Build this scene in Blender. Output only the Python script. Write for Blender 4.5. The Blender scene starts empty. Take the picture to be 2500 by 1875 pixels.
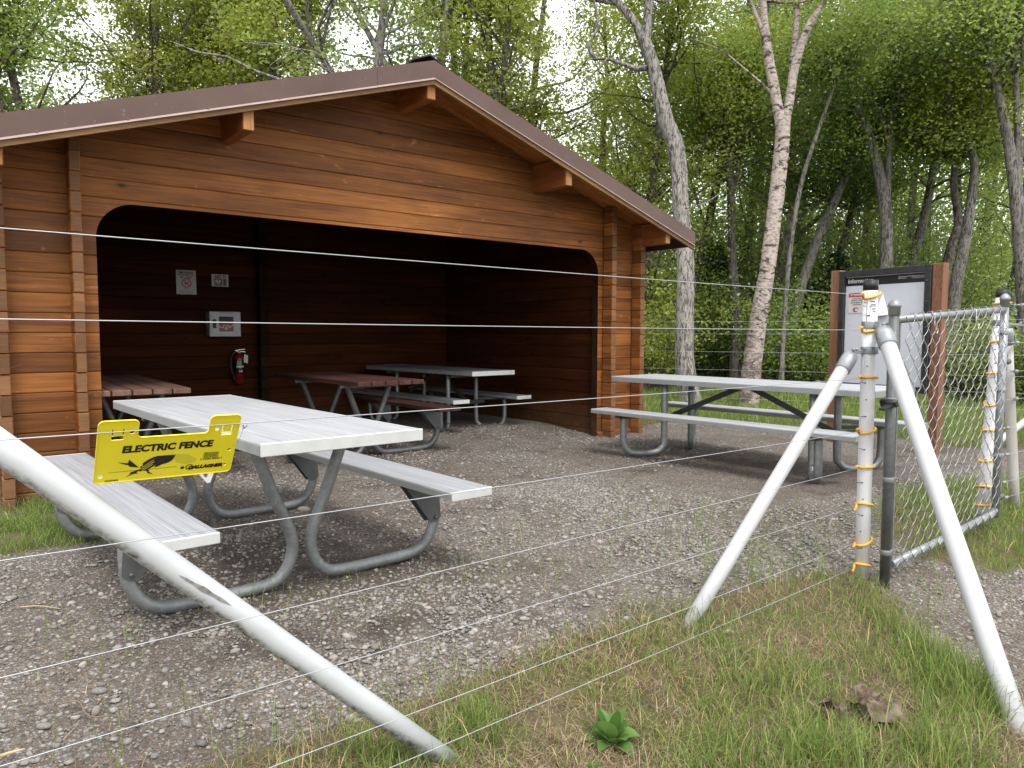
import bpy, math, random
import numpy as np
from mathutils import Vector, Matrix
from mathutils.geometry import tessellate_polygon
SC = bpy.context.scene; COL = SC.collection
rng = np.random.default_rng(11); random.seed(11)
PI = math.pi

# ------------------------------------------------------------------ camera survey
FPX, YAW, PITCH, ROLL, HC = 1808.64, .6673, .0671, .002, 1.1732
PW, PH = 2500, 1875
_fw = np.array([math.sin(YAW)*math.cos(PITCH), math.cos(YAW)*math.cos(PITCH), -math.sin(PITCH)])
_r = np.array([math.cos(YAW), -math.sin(YAW), 0.0]); _u = np.cross(_r, _fw)
CM = np.array([math.cos(ROLL)*_r+math.sin(ROLL)*_u, -math.sin(ROLL)*_r+math.cos(ROLL)*_u, _fw])
CP = np.array([0, 0, HC])
K = 2500/2212
def ray(u, v): return CM.T @ np.array([(u-PW/2)/FPX, -(v-PH/2)/FPX, 1.0])
def atz(u, v, z=0): d = ray(u, v); return CP+d*((z-HC)/d[2])
def aty(u, v, y): d = ray(u, v); return CP+d*(y/d[1])
def atd(u, v, dep): return CP+ray(u, v)*dep
def seen(P, m=.12, top=.35):
    """mask of points inside the view with a margin"""
    v = (P-CP) @ CM.T
    z = np.maximum(v[:, 2], 1e-6)
    a = v[:, 0]/z*FPX/(PW/2); b = v[:, 1]/z*FPX/(PH/2)
    return (v[:, 2] > .2) & (np.abs(a) < 1+m) & (b < 1+top) & (b > -1-m)

def sst(a, b, x):
    t = np.clip((x-a)/(b-a), 0, 1); return t*t*(3-2*t)
def HT(x, y):
    """terrain height"""
    x = np.asarray(x, float); y = np.asarray(y, float)
    t = sst(1.2, 2.6, x)
    hi = 3.0*(1-t)+2.3*t; lo = 1.7*(1-t)+.9*t
    z = -.15*(1-sst(lo, hi, y))
    z = z+.10*sst(4.0, 4.9, x)*(1-sst(2.2, 3.4, y))*sst(-.5, 1.2, y)
    z = z+.06*sst(6.2, 7.2, y)*sst(.6, 1.0, x)*(1-sst(6.0, 6.4, x))*(1-sst(9.0, 9.8, y))
    z = z+.012*np.sin(x*2.3+1)*np.sin(y*1.9+.5)*(1-sst(12, 20, np.hypot(x, y)))
    return z
def ht(x, y): return float(HT(x, y))

# ------------------------------------------------------------------ objects
def setp(o, label=None, cat=None, group=None, kind=None):
    if label: o['label'] = label
    if cat: o['category'] = cat
    if group: o['group'] = group
    if kind: o['kind'] = kind
    return o
def thing(name, label, cat, loc=(0, 0, 0), rz=0, group=None):
    o = bpy.data.objects.new(name, None); COL.objects.link(o)
    o.empty_display_size = .1
    o.location = loc; o.rotation_euler = (0, 0, rz)
    return setp(o, label, cat, group)
def root_of(o):
    while o.parent: o = o.parent
    return o
def np_mesh(name, V, F, mats, parent=None, tone=None, smooth=False, mi=None):
    """V (n,3), F list of int arrays (m,k) of one k each"""
    V = np.asarray(V, np.float32)
    if parent is not None:
        V = V-np.array(root_of(parent).location, np.float32)
    if not isinstance(F, list): F = [F]
    F = [f for f in F if len(f)]
    me = bpy.data.meshes.new(name)
    me.vertices.add(len(V)); me.vertices.foreach_set('co', V.ravel())
    loops = np.concatenate([f.ravel() for f in F]).astype(np.int32)
    tot = np.concatenate([np.full(len(f), f.shape[1]) for f in F])
    st = np.concatenate([[0], np.cumsum(tot)[:-1]]).astype(np.int32)
    me.loops.add(len(loops)); me.loops.foreach_set('vertex_index', loops)
    me.polygons.add(len(tot)); me.polygons.foreach_set('loop_start', st)
    me.update(calc_edges=True)
    if smooth: me.polygons.foreach_set('use_smooth', np.ones(len(tot), bool))
    if mi is not None: me.polygons.foreach_set('material_index', np.asarray(mi, np.int32))
    if tone is not None:
        a = me.attributes.new('tone', 'FLOAT', 'FACE'); a.data.foreach_set('value', np.asarray(tone, np.float32))
    for m in (mats if isinstance(mats, (list, tuple)) else [mats]): me.materials.append(m)
    me.validate()
    o = bpy.data.objects.new(name, me); COL.objects.link(o)
    if parent is not None: o.parent = parent
    return o

class MB:
    """collects shapes into one mesh"""
    def __init__(s): s.v = []; s.f = []; s.m = []; s.sm = []; s.t = []
    def add(s, V, F, mi=0, smooth=False, tone=.5):
        n = len(s.v); s.v += [tuple(map(float, p)) for p in V]
        for f in F:
            s.f.append([n+int(i) for i in f]); s.m.append(mi); s.sm.append(smooth); s.t.append(tone)
        return s
    def box(s, c, d, rot=None, mi=0, tone=.5, bev=0):
        x, y, z = [k/2 for k in d]
        if bev:
            b = min(bev, x*.9, y*.9, z*.9)
            V = []; 
            for sx in (-1, 1):
                for sy in (-1, 1):
                    for sz in (-1, 1):
                        V += [(sx*(x-b), sy*(y-b), sz*z), (sx*(x-b), sy*y, sz*(z-b)), (sx*x, sy*(y-b), sz*(z-b))]
            idx = lambda sx, sy, sz, k: (((sx > 0)*2+(sy > 0))*2+(sz > 0))*3+k
            F = []
            for sg in (-1, 1):
                F.append([idx(a, b_, sg, 0) for a, b_ in ((-1, -1), (1, -1), (1, 1), (-1, 1))][::sg])
                F.append([idx(a, sg, c_, 1) for a, c_ in ((-1, -1), (-1, 1), (1, 1), (1, -1))][::sg])
                F.append([idx(sg, b_, c_, 2) for b_, c_ in ((-1, -1), (1, -1), (1, 1), (-1, 1))][::sg])
            for a in (-1, 1):
                for b_ in (-1, 1):
                    F.append([idx(a, b_, -1, 1), idx(a, b_, 1, 1), idx(a, b_, 1, 2), idx(a, b_, -1, 2)])
                    F.append([idx(a, -1, b_, 0), idx(a, 1, b_, 0), idx(a, 1, b_, 2), idx(a, -1, b_, 2)])
                    F.append([idx(-1, a, b_, 0), idx(1, a, b_, 0), idx(1, a, b_, 1), idx(-1, a, b_, 1)])
                    for c_ in (-1, 1): F.append([idx(a, b_, c_, 0), idx(a, b_, c_, 1), idx(a, b_, c_, 2)])
        else:
            V = [(-x, -y, -z), (x, -y, -z), (x, y, -z), (-x, y, -z), (-x, -y, z), (x, -y, z), (x, y, z), (-x, y, z)]
            F = [(0, 3, 2, 1), (4, 5, 6, 7), (0, 1, 5, 4), (1, 2, 6, 5), (2, 3, 7, 6), (3, 0, 4, 7)]
        if rot is not None: V = [rot @ Vector(p) for p in V]
        return s.add([(p[0]+c[0], p[1]+c[1], p[2]+c[2]) for p in V], F, mi, False, tone)
    def bar(s, p, q, w, h, mi=0, tone=.5, bev=0, up=(0, 0, 1)):
        p = Vector(p); q = Vector(q); d = q-p; L = d.length; d.normalize()
        u = Vector(up); 
        if abs(d.dot(u)) > .99: u = Vector((0, 1, 0))
        a = u.cross(d).normalized(); b = d.cross(a)
        R = Matrix((d, a, b)).transposed()
        return s.box((p+q)/2, (L, w, h), R, mi, tone, bev)
    def tube(s, pts, r, n=12, mi=0, caps=True, tone=.5, smooth=True, closed=False):
        P = [Vector(p) for p in pts]; N = len(P)
        rr = r if isinstance(r, (list, tuple, np.ndarray)) else [r]*N
        V = []; prev = None
        for i in range(N):
            a = P[i-1] if i > 0 else (P[-1] if closed else P[0]); b = P[i+1] if i < N-1 else (P[0] if closed else P[-1])
            t = (b-a).normalized()
            if prev is None:
                u = Vector((0, 0, 1)) if abs(t.z) < .9 else Vector((0, 1, 0))
                u = (u-t*u.dot(t)).normalized()
            else:
                u = (prev-t*prev.dot(t)).normalized()
            prev = u; w = t.cross(u)
            for k in range(n):
                an = 2*PI*k/n; V.append(P[i]+(u*math.cos(an)+w*math.sin(an))*rr[i])
        F = []
        for i in range(N if closed else N-1):
            j = (i+1) % N
            for k in range(n): F.append((i*n+k, i*n+(k+1) % n, j*n+(k+1) % n, j*n+k))
        s.add(V, F, mi, smooth, tone)
        if caps and not closed:
            n0 = len(s.v)-len(V)
            s.f.append([n0+k for k in range(n)][::-1]); s.f.append([n0+(N-1)*n+k for k in range(n)])
            s.m += [mi, mi]; s.sm += [False, False]; s.t += [tone, tone]
        return s
    def prism(s, loops, o, ex, ey, th, mi=0, tone=.5, mside=None):
        """flat shape (outer loop + holes, 2D) at o with axes ex, ey, thickened by th along -n"""
        o = Vector(o); ex = Vector(ex); ey = Vector(ey); nn = ex.cross(ey).normalized()
        flat = [p for l in loops for p in l]
        tri = tessellate_polygon([[Vector((a, b, 0)) for a, b in l] for l in loops])
        front = [o+ex*a+ey*b for a, b in flat]; back = [p-nn*th for p in front]
        N = len(flat); F = []
        for t in tri:
            a, b, c = [flat[i] for i in t]
            ar = (b[0]-a[0])*(c[1]-a[1])-(b[1]-a[1])*(c[0]-a[0])
            if abs(ar) < 1e-14: continue
            t = t if ar > 0 else t[::-1]
            F.append(tuple(t)); 
            if th: F.append(tuple(N+i for i in t[::-1]))
        s.add(front+(back if th else []), F, mi, False, tone)
        if th:
            n0 = len(s.v)-2*N; k = 0
            for l in loops:
                L = len(l)
                for i in range(L):
                    j = (i+1) % L
                    s.f.append([n0+k+i, n0+N+k+i, n0+N+k+j, n0+k+j]); s.m.append(mi if mside is None else mside); s.sm.append(False); s.t.append(tone)
                k += L
        return s
    def revolve(s, prof, o=(0, 0, 0), n=20, mi=0, smooth=True, tone=.5, axis=None):
        """prof: (r, z) list"""
        o = Vector(o); V = []; F = []
        R = Matrix.Identity(3) if axis is None else Vector((0, 0, 1)).rotation_difference(Vector(axis)).to_matrix()
        for r, z in prof:
            for k in range(n): V.append(o+R @ Vector((r*math.cos(2*PI*k/n), r*math.sin(2*PI*k/n), z)))
        for i in range(len(prof)-1):
            for k in range(n): F.append((i*n+k, i*n+(k+1) % n, (i+1)*n+(k+1) % n, (i+1)*n+k))
        F.append(tuple(range(n))[::-1]); F.append(tuple((len(prof)-1)*n+k for k in range(n)))
        return s.add(V, F, mi, smooth, tone)
    def text(s, body, size, o, ex, ey, mi=0, align='LEFT', bold=0, shear=0, lift=.0006, spacing=1, sx=1):
        cu = bpy.data.curves.new('t', 'FONT'); cu.body = body; cu.size = size; cu.align_x = align
        cu.offset = bold; cu.shear = shear; cu.space_character = spacing; cu.resolution_u = 3
        ob = bpy.data.objects.new('t', cu); COL.objects.link(ob)
        bpy.context.view_layer.update()
        me = bpy.data.meshes.new_from_object(ob.evaluated_get(bpy.context.evaluated_depsgraph_get()))
        o = Vector(o); ex = Vector(ex); ey = Vector(ey); nn = ex.cross(ey).normalized()
        s.add([o+ex*(v.co.x*sx)+ey*v.co.y+nn*lift for v in me.vertices], [p.vertices[:] for p in me.polygons], mi)
        bpy.data.objects.remove(ob); bpy.data.curves.remove(cu); bpy.data.meshes.remove(me)
        return s
    def build(s, name, mats, parent=None, local=False, label=None):
        V = s.v
        if parent is not None and not local:
            L = root_of(parent).location; V = [(a-L.x, b-L.y, c-L.z) for a, b, c in V]
        me = bpy.data.meshes.new(name); me.from_pydata(V, [], s.f)
        me.polygons.foreach_set('use_smooth', s.sm); me.polygons.foreach_set('material_index', s.m)
        a = me.attributes.new('tone', 'FLOAT', 'FACE'); a.data.foreach_set('value', s.t)
        for m in (mats if isinstance(mats, (list, tuple)) else [mats]): me.materials.append(m)
        me.update()
        o = bpy.data.objects.new(name, me); COL.objects.link(o)
        if parent is not None: o.parent = parent
        if label: o['label'] = label
        return o
def circ(cx, cy, r, n=16, ry=None): return [(cx+r*math.cos(2*PI*k/n), cy+(ry or r)*math.sin(2*PI*k/n)) for k in range(n)]
def rrect(x0, y0, x1, y1, r, n=5):
    P = []
    for cx, cy, a in ((x1-r, y0+r, -PI/2), (x1-r, y1-r, 0), (x0+r, y1-r, PI/2), (x0+r, y0+r, PI)):
        P += [(cx+r*math.cos(a+PI/2*k/n), cy+r*math.sin(a+PI/2*k/n)) for k in range(n+1)]
    return P
def smooth_path(pts, n=6):
    """Catmull-Rom"""
    P = [np.array(p, float) for p in pts]; P = [2*P[0]-P[1]]+P+[2*P[-1]-P[-2]]; out = []
    for i in range(1, len(P)-2):
        for k in range(n):
            t = k/n; a, b, c, d = P[i-1], P[i], P[i+1], P[i+2]
            out.append(.5*((2*b)+(-a+c)*t+(2*a-5*b+4*c-d)*t*t+(-a+3*b-3*c+d)*t**3))
    out.append(P[-2]); return out

# ------------------------------------------------------------------ materials
class NT:
    def __init__(s, name):
        s.m = bpy.data.materials.new(name); s.m.use_nodes = True; s.t = s.m.node_tree; s.t.nodes.clear()
        s.out = s.n('ShaderNodeOutputMaterial'); s.b = None
    def n(s, ty, **kw):
        nd = s.t.nodes.new(ty)
        for k, v in kw.items(): setattr(nd, k, v)
        return nd
    def l(s, a, b): s.t.links.new(a, b)
    def coord(s, scale=(1, 1, 1), rot=(0, 0, 0), space='Object'):
        tc = s.n('ShaderNodeTexCoord'); mp = s.n('ShaderNodeMapping')
        mp.inputs['Scale'].default_value = scale; mp.inputs['Rotation'].default_value = rot
        s.l(tc.outputs[space], mp.inputs['Vector']); return mp.outputs[0]
    def noise(s, vec, scale, detail=4, rough=.55, dist=0):
        nd = s.n('ShaderNodeTexNoise'); nd.inputs['Scale'].default_value = scale; nd.inputs['Detail'].default_value = detail
        nd.inputs['Roughness'].default_value = rough; nd.inputs['Distortion'].default_value = dist
        if vec is not None: s.l(vec, nd.inputs['Vector'])
        return nd.outputs['Fac']
    def vor(s, vec, scale, feature='F1', rnd=1):
        nd = s.n('ShaderNodeTexVoronoi', feature=feature); nd.inputs['Scale'].default_value = scale; nd.inputs['Randomness'].default_value = rnd
        if vec is not None: s.l(vec, nd.inputs['Vector'])
        return nd
    def ramp(s, fac, stops, interp='LINEAR'):
        nd = s.n('ShaderNodeValToRGB'); cr = nd.color_ramp; cr.interpolation = interp
        while len(cr.elements) < len(stops): cr.elements.new(.5)
        for e, (p, c) in zip(cr.elements, stops):
            e.position = p; e.color = (c, c, c, 1) if isinstance(c, (int, float)) else (*c, 1)
        s.l(fac, nd.inputs['Fac']); return nd.outputs['Color']
    def mix(s, fac, a, b, mode='MIX'):
        nd = s.n('ShaderNodeMix', data_type='RGBA', blend_type=mode)
        for sock, v in ((nd.inputs[0], fac), (nd.inputs[6], a), (nd.inputs[7], b)):
            if hasattr(v, 'is_output'): s.l(v, sock)
            elif isinstance(v, (int, float)): sock.default_value = v if sock == nd.inputs[0] else (v, v, v, 1)
            else: sock.default_value = (*v, 1)
        return nd.outputs[2]
    def math(s, op, a, b=0.0, clamp=False):
        nd = s.n('ShaderNodeMath', operation=op, use_clamp=clamp)
        for sock, v in ((nd.inputs[0], a), (nd.inputs[1], b)):
            if hasattr(v, 'is_output'): s.l(v, sock)
            else: sock.default_value = v
        return nd.outputs[0]
    def attr(s, name='tone'):
        nd = s.n('ShaderNodeAttribute', attribute_name=name); return nd.outputs['Fac']
    def pos(s):
        return s.n('ShaderNodeNewGeometry').outputs['Position']
    def sep(s, v):
        nd = s.n('ShaderNodeSeparateXYZ'); s.l(v, nd.inputs[0]); return nd.outputs
    def bump(s, h, strength=.3, dist=.01):
        nd = s.n('ShaderNodeBump'); nd.inputs['Strength'].default_value = strength; nd.inputs['Distance'].default_value = dist
        s.l(h, nd.inputs['Height']); return nd.outputs[0]
    def finish(s, color, rough=.6, metal=0, bump=None, spec=.5, extra=None):
        b = s.n('ShaderNodeBsdfPrincipled'); s.b = b
        for k, v in (('Base Color', color), ('Roughness', rough), ('Metallic', metal), ('Specular IOR Level', spec)):
            if hasattr(v, 'is_output'): s.l(v, b.inputs[k])
            elif isinstance(v, (int, float)): b.inputs[k].default_value = v
            else: b.inputs[k].default_value = (*v, 1)
        if bump is not None: s.l(bump, b.inputs['Normal'])
        s.l(b.outputs[0], s.out.inputs[0]); return s.m
def plain(name, col, rough=.5, metal=0, var=.12, scale=9, spec=.5):
    t = NT(name); f = t.noise(t.coord(), scale, 5, .6)
    c = t.mix(t.ramp(f, [(.3, 0), (.7, 1)]), tuple(k*(1-var) for k in col), tuple(min(1, k*(1+var)) for k in col))
    r = t.ramp(f, [(.3, max(0, rough-.06)), (.7, min(1, rough+.08))])
    return t.finish(c, r, metal, t.bump(t.noise(t.coord(), scale*9, 3), .04, .004), spec)
CLOUD = 11.0; EXPO = .92
def wood(name, axis, lo, hi, rough=.52, knots=True, wear=.0, grain=1.0, spec=.22, bump=.3):
    """stained softwood boards, grain along axis 0/1/2; every board has its own tone"""
    t = NT(name)
    tn = t.attr('tone')
    sc = [22*grain, 22*grain, 22*grain]; sc[axis] = 1.1*grain
    base = t.coord()
    off = t.n('ShaderNodeCombineXYZ'); 
    for i in range(3): t.l(t.math('MULTIPLY', tn, 17.3+9*i), off.inputs[i])
    va = t.n('ShaderNodeVectorMath', operation='ADD'); t.l(base, va.inputs[0]); t.l(off.outputs[0], va.inputs[1]); v = va.outputs[0]
    def scaled(s3):
        m = t.n('ShaderNodeMapping'); m.inputs['Scale'].default_value = s3; t.l(v, m.inputs['Vector']); return m.outputs[0]
    g1 = t.noise(scaled(sc), 1.0, 6, .62, .6)
    sc2 = [90*grain]*3; sc2[axis] = 3.0*grain
    g2 = t.noise(scaled(sc2), 1.0, 4, .6, .3)
    big = t.noise(scaled([2.2 if i != axis else .7 for i in range(3)]), 1.0, 3, .5)
    f = t.math('ADD', t.math('MULTIPLY', g1, .6), t.math('MULTIPLY', g2, .4))
    col = t.mix(t.ramp(f, [(.40, 0), (.60, 1)]), lo, hi)
    # board to board and broad stain variation
    col = t.mix(t.ramp(tn, [(0, .62), (1, 0)]), col, tuple(k*.52 for k in lo))
    col = t.mix(t.ramp(big, [(.42, 0), (.66, .45)]), col, tuple(k*.55 for k in lo))
    col = t.mix(t.ramp(big, [(.28, .42), (.45, 0)]), col, tuple(min(1, k*1.25) for k in hi))
    if knots:
        ks = [6.2]*3; ks[axis] = 3.0; ks[1 if axis != 1 else 0] = 0.0
        vo = t.vor(scaled(ks), 1.0); d = vo.outputs['Distance']
        sep = t.n('ShaderNodeSeparateColor'); t.l(vo.outputs['Color'], sep.inputs[0])
        rare = t.math('GREATER_THAN', sep.outputs[0], .70)
        ring = t.math('MULTIPLY', t.ramp(d, [(.0, 1), (.055, .95), (.08, .25), (.10, .45), (.16, 0)]), rare)
        col = t.mix(t.math('MULTIPLY', ring, .95), col, tuple(k*.16 for k in lo))
    if wear:
        w = t.noise(scaled([9 if i != axis else 3 for i in range(3)]), 1.0, 8, .75, 1.5)
        col = t.mix(t.ramp(w, [(.6, 0), (.7, wear)]), col, tuple(min(1, k*1.7+.05) for k in hi))
    # dust and splash grime near the ground
    z = t.sep(t.pos())[2]
    gz = t.math('MULTIPLY', t.ramp(z, [(.0, 1), (.45, 0)]), t.noise(scaled([6]*3), 1.0, 5))
    col = t.mix(t.math('MULTIPLY', gz, .7), col, (.17, .10, .055))
    return t.finish(col, t.ramp(g1, [(.3, rough-.06), (.7, rough+.14)]), 0, t.bump(f, bump, .004), spec)
M = {}
OR_LO, OR_HI = (.140, .046, .012), (.325, .124, .030)
M['wall_x'] = wood('wall stain along', 0, OR_LO, OR_HI, wear=.55)
M['wall_y'] = wood('wall stain side', 1, OR_LO, OR_HI, wear=.2)
IN_LO, IN_HI = (.031, .0088, .0026), (.068, .0205, .006)  # wall stain darkened, shade inside the shelter put into the colour
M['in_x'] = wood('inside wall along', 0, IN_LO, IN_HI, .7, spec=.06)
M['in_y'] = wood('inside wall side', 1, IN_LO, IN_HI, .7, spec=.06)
M['log_end'] = wood('log ends', 0, (.14, .062, .026), (.23, .115, .052), .6, False, grain=2.5, spec=.25)
M['purlin'] = wood('purlin stain', 1, (.20, .062, .016), (.36, .125, .032), .45)
M['purlin_end'] = wood('purlin end grain', 2, (.30, .14, .05), (.44, .23, .09), .6, False)
M['soffit'] = wood('soffit planks', 0, (.25, .085, .02), (.40, .155, .04), .42)
M['edge_wood'] = wood('roof edge wood', 0, (.22, .12, .055), (.36, .21, .10), .7, False)
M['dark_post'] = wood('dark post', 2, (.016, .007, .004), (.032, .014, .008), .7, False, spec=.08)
M['cedar'] = wood('cedar post', 2, (.21, .095, .05), (.37, .19, .115), .65, False, grain=1.6, spec=.2)
M['red_plank'] = wood('worn red plank', 1, (.038, .013, .010), (.098, .042, .035), .6, False, wear=.5, spec=.25)
M['tan_plank'] = wood('tan plank', 1, (.12, .06, .042), (.21, .118, .083), .6, False, spec=.25)

def metal_roof():
    t = NT('brown metal'); f = t.noise(t.coord(), 2.2, 5, .6); g = t.noise(t.coord((1, 1, 1)), 30, 4)
    c = t.mix(t.ramp(f, [(.3, 0), (.7, 1)]), (.082, .048, .038), (.110, .068, .055))
    c = t.mix(t.ramp(g, [(.66, 0), (.72, .25)]), c, (.3, .28, .26))
    return t.finish(c, .42, 0, t.bump(f, .15, .01), .3)
M['trim'] = metal_roof()
M['trim_lip'] = plain('trim lip', (.30, .22, .20), .4)
M['screw'] = plain('screw head', (.16, .10, .08), .4, .3)
def shingles():
    t = NT('shingle'); f = t.noise(t.coord(), 120, 3)
    c = t.mix(f, (.012, .012, .013), (.06, .06, .062)); return t.finish(c, .9, 0, t.bump(f, .5, .004))
M['shingle'] = shingles()

def white_pvc(name, dirt=.5, base=(.45, .465, .475)):
    t = NT(name); v = t.coord()
    f = t.noise(v, 7, 6, .65); g = t.noise(v, 60, 5, .7)
    P = t.sep(t.pos()); N = t.n('ShaderNodeNewGeometry').outputs['Normal']; nz = t.sep(N)[2]
    # mould grows in a ragged band along the underside and splash dirt at the foot
    under = t.ramp(nz, [(.0, 1), (.32, 0)])     # ramp of nz (0 = side, below 0 = underside)
    band = t.ramp(t.math('ADD', t.math('MULTIPLY', t.math('SUBTRACT', 0, nz), .75), t.math('MULTIPLY', f, .75)), [(.57, 0), (.84, 1)])
    spots = t.ramp(g, [(.38, 0), (.62, 1)])
    c = t.mix(t.ramp(f, [(.4, 0), (.75, .3)]), base, tuple(k*.9 for k in base))
    c = t.mix(t.math('MULTIPLY', t.math('MULTIPLY', band, spots), dirt), c, (.05, .055, .03))
    sp = t.ramp(t.noise(v, 38, 2), [(.74, 0), (.76, 1)])
    c = t.mix(t.math('MULTIPLY', sp, .5), c, (.25, .22, .18))
    return t.finish(c, t.ramp(f, [(.3, .3), (.7, .45)]), 0, t.bump(g, .04, .003), .5)
M['pvc_dirty'] = white_pvc('mouldy white pvc', 1.0)
M['pvc_post'] = white_pvc('white post pvc', .15, (.60, .60, .605))  # pvc copy lightened to offset weaker light on upright posts
M['pvc'] = white_pvc('white pvc', .15, (.43, .432, .44))
M['pvc_old'] = white_pvc('old white pvc', .7, (.46, .44, .41))
M['black_plastic'] = plain('black plastic', (.012, .012, .014), .45)
M['yellow_ins'] = plain('yellow insulator', (.80, .42, .03), .45)
M['ink'] = plain('black ink', (.008, .008, .009), .5, var=.02)
def galv(name, lo, hi, rough=.45, metal=.75, rust=.0):
    t = NT(name); v = t.coord()
    vo = t.vor(v, 55); s = t.n('ShaderNodeSeparateColor'); t.l(vo.outputs['Color'], s.inputs[0])
    f = t.noise(v, 6, 6, .7); g = t.noise(v, 26, 5, .7)
    c = t.mix(t.math('ADD', t.math('MULTIPLY', s.outputs[0], .35), t.math('MULTIPLY', t.ramp(f, [(.3, 0), (.7, 1)]), .65)), lo, hi)
    c = t.mix(t.ramp(g, [(.6, 0), (.72, .5)]), c, tuple(min(1, k*1.5) for k in hi))
    if rust: c = t.mix(t.ramp(f, [(.6, 0), (.75, rust)]), c, (.12, .06, .03))
    return t.finish(c, t.ramp(g, [(.3, rough-.08), (.7, rough+.15)]), metal, t.bump(g, .08, .003))
M['galv'] = galv('galvanised pipe', (.17, .18, .18), (.30, .31, .31), .45, .6)
M['galv_dark'] = galv('dark galvanised pipe', (.085, .09, .09), (.165, .17, .17), .5, .6)
M['galv_light'] = galv('light galvanised pipe', (.22, .235, .25), (.33, .345, .36), .4, .5)
M['galv_pipe2'] = galv('grey frame pipe', (.13, .14, .138), (.25, .26, .255), .5, .45, .15)
M['steel_wire'] = plain('steel wire', (.44, .45, .47), .35, .6, var=.05)
M['mesh_wire'] = plain('mesh wire', (.31, .31, .305), .4, .6, var=.15, scale=20)
M['bracket'] = plain('bracket steel', (.10, .105, .105), .5, .4, var=.2)
M['brace_dark'] = plain('brace angle steel', (.045, .047, .048), .5, .3, var=.2)
def alum(name, axis, base, ribs=0, worn=.55):
    t = NT(name); sc = [60]*3; sc[axis] = 1.2
    v = t.coord(tuple(sc)); f = t.noise(v, 1.0, 6, .65, .4); big = t.noise(t.coord(tuple(4 if i != axis else .8 for i in range(3))), 1.0, 5, .6)
    c = t.mix(t.ramp(f, [(.32, 0), (.66, 1)]), tuple(k*.66 for k in base), tuple(min(1, k*1.12) for k in base))
    c = t.mix(t.ramp(big, [(.40, 0), (.65, worn)]), c, tuple(k*.62 for k in base))
    h = f
    if ribs:
        w = t.n('ShaderNodeTexWave', wave_type='BANDS', bands_direction='X'); w.inputs['Scale'].default_value = ribs
        t.l(t.coord(), w.inputs['Vector']); h = t.math('ADD', t.math('MULTIPLY', w.outputs['Fac'], 1.0), t.math('MULTIPLY', f, .3))
        c = t.mix(t.ramp(w.outputs['Fac'], [(.1, .32), (.4, 0)]), c, tuple(k*.45 for k in base))
    spots = t.ramp(t.noise(t.coord(), 45, 2), [(.75, 0), (.78, .5)])
    c = t.mix(spots, c, (.2, .18, .16))
    return t.finish(c, t.ramp(big, [(.3, .42), (.7, .62)]), .25, t.bump(h, .12, .002), .4)
M['alum_top'] = alum('table aluminium', 1, (.46, .47, .485))
M['alum_rib'] = alum('ribbed bench aluminium', 1, (.42, .43, .455), 24)
M['alum_end'] = plain('aluminium end cap', (.50, .505, .495), .45, .2, var=.07, scale=14)
M['alum_shade'] = plain('shaded aluminium', (.25, .26, .25), .5, .25, var=.08, scale=8)  # darker aluminium, side shade put into the colour
M['alum_in'] = alum('inside table aluminium', 1, (.17, .175, .19))  # table aluminium darkened for shade under the shelter roof
M['paper'] = plain('paper', (.52, .52, .51), .7, var=.04)  # greyed to carry shelter shade in the colour; outdoor sheets share it
M['red_ink'] = plain('red ink', (.42, .02, .03), .5, var=.04)
M['grey_ink'] = plain('grey ink', (.25, .25, .25), .6, var=.04)
M['cream'] = plain('cream sign', (.55, .50, .42), .55, var=.05)
M['tan_ink'] = plain('tan faded ink', (.20, .15, .11), .6, var=.1)
M['cab_white'] = plain('cabinet enamel', (.42, .43, .44), .35, var=.04)  # white enamel darkened, shelter shade put into its colour
M['red_paint'] = plain('red paint', (.16, .009, .011), .3, var=.1)  # red darkened for the shade inside the shelter
M['rubber'] = plain('black rubber', (.012, .012, .012), .6)
M['chrome'] = plain('bright metal', (.55, .55, .55), .25, .8)
def yellow_sign():
    t = NT('yellow plastic'); f = t.noise(t.coord(), 9, 5, .6)
    c = t.mix(t.ramp(f, [(.3, 0), (.7, 1)]), (.74, .62, .012), (.82, .70, .025))
    g = t.noise(t.coord(), 55, 4, .7); c = t.mix(t.ramp(g, [(.66, 0), (.74, .35)]), c, (.45, .38, .05))
    m = t.finish(c, .38, 0, t.bump(f, .03, .003))
    t.b.inputs['Subsurface Weight'].default_value = .0
    return m
M['yellow'] = yellow_sign()
M['yellow_dim'] = plain('print showing through', (.56, .49, .025), .45, var=.12)
M['board_black'] = plain('notice frame black', (.022, .022, .024), .5, var=.35, scale=16)
M['board_panel'] = plain('notice panel', (.55, .57, .61), .3, var=.04, scale=3)
M['board_side'] = plain('notice inner edge', (.40, .41, .41), .5)
M['plastic_sheet'] = plain('clear plastic sheet', (.70, .72, .75), .25, var=.05)

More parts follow.
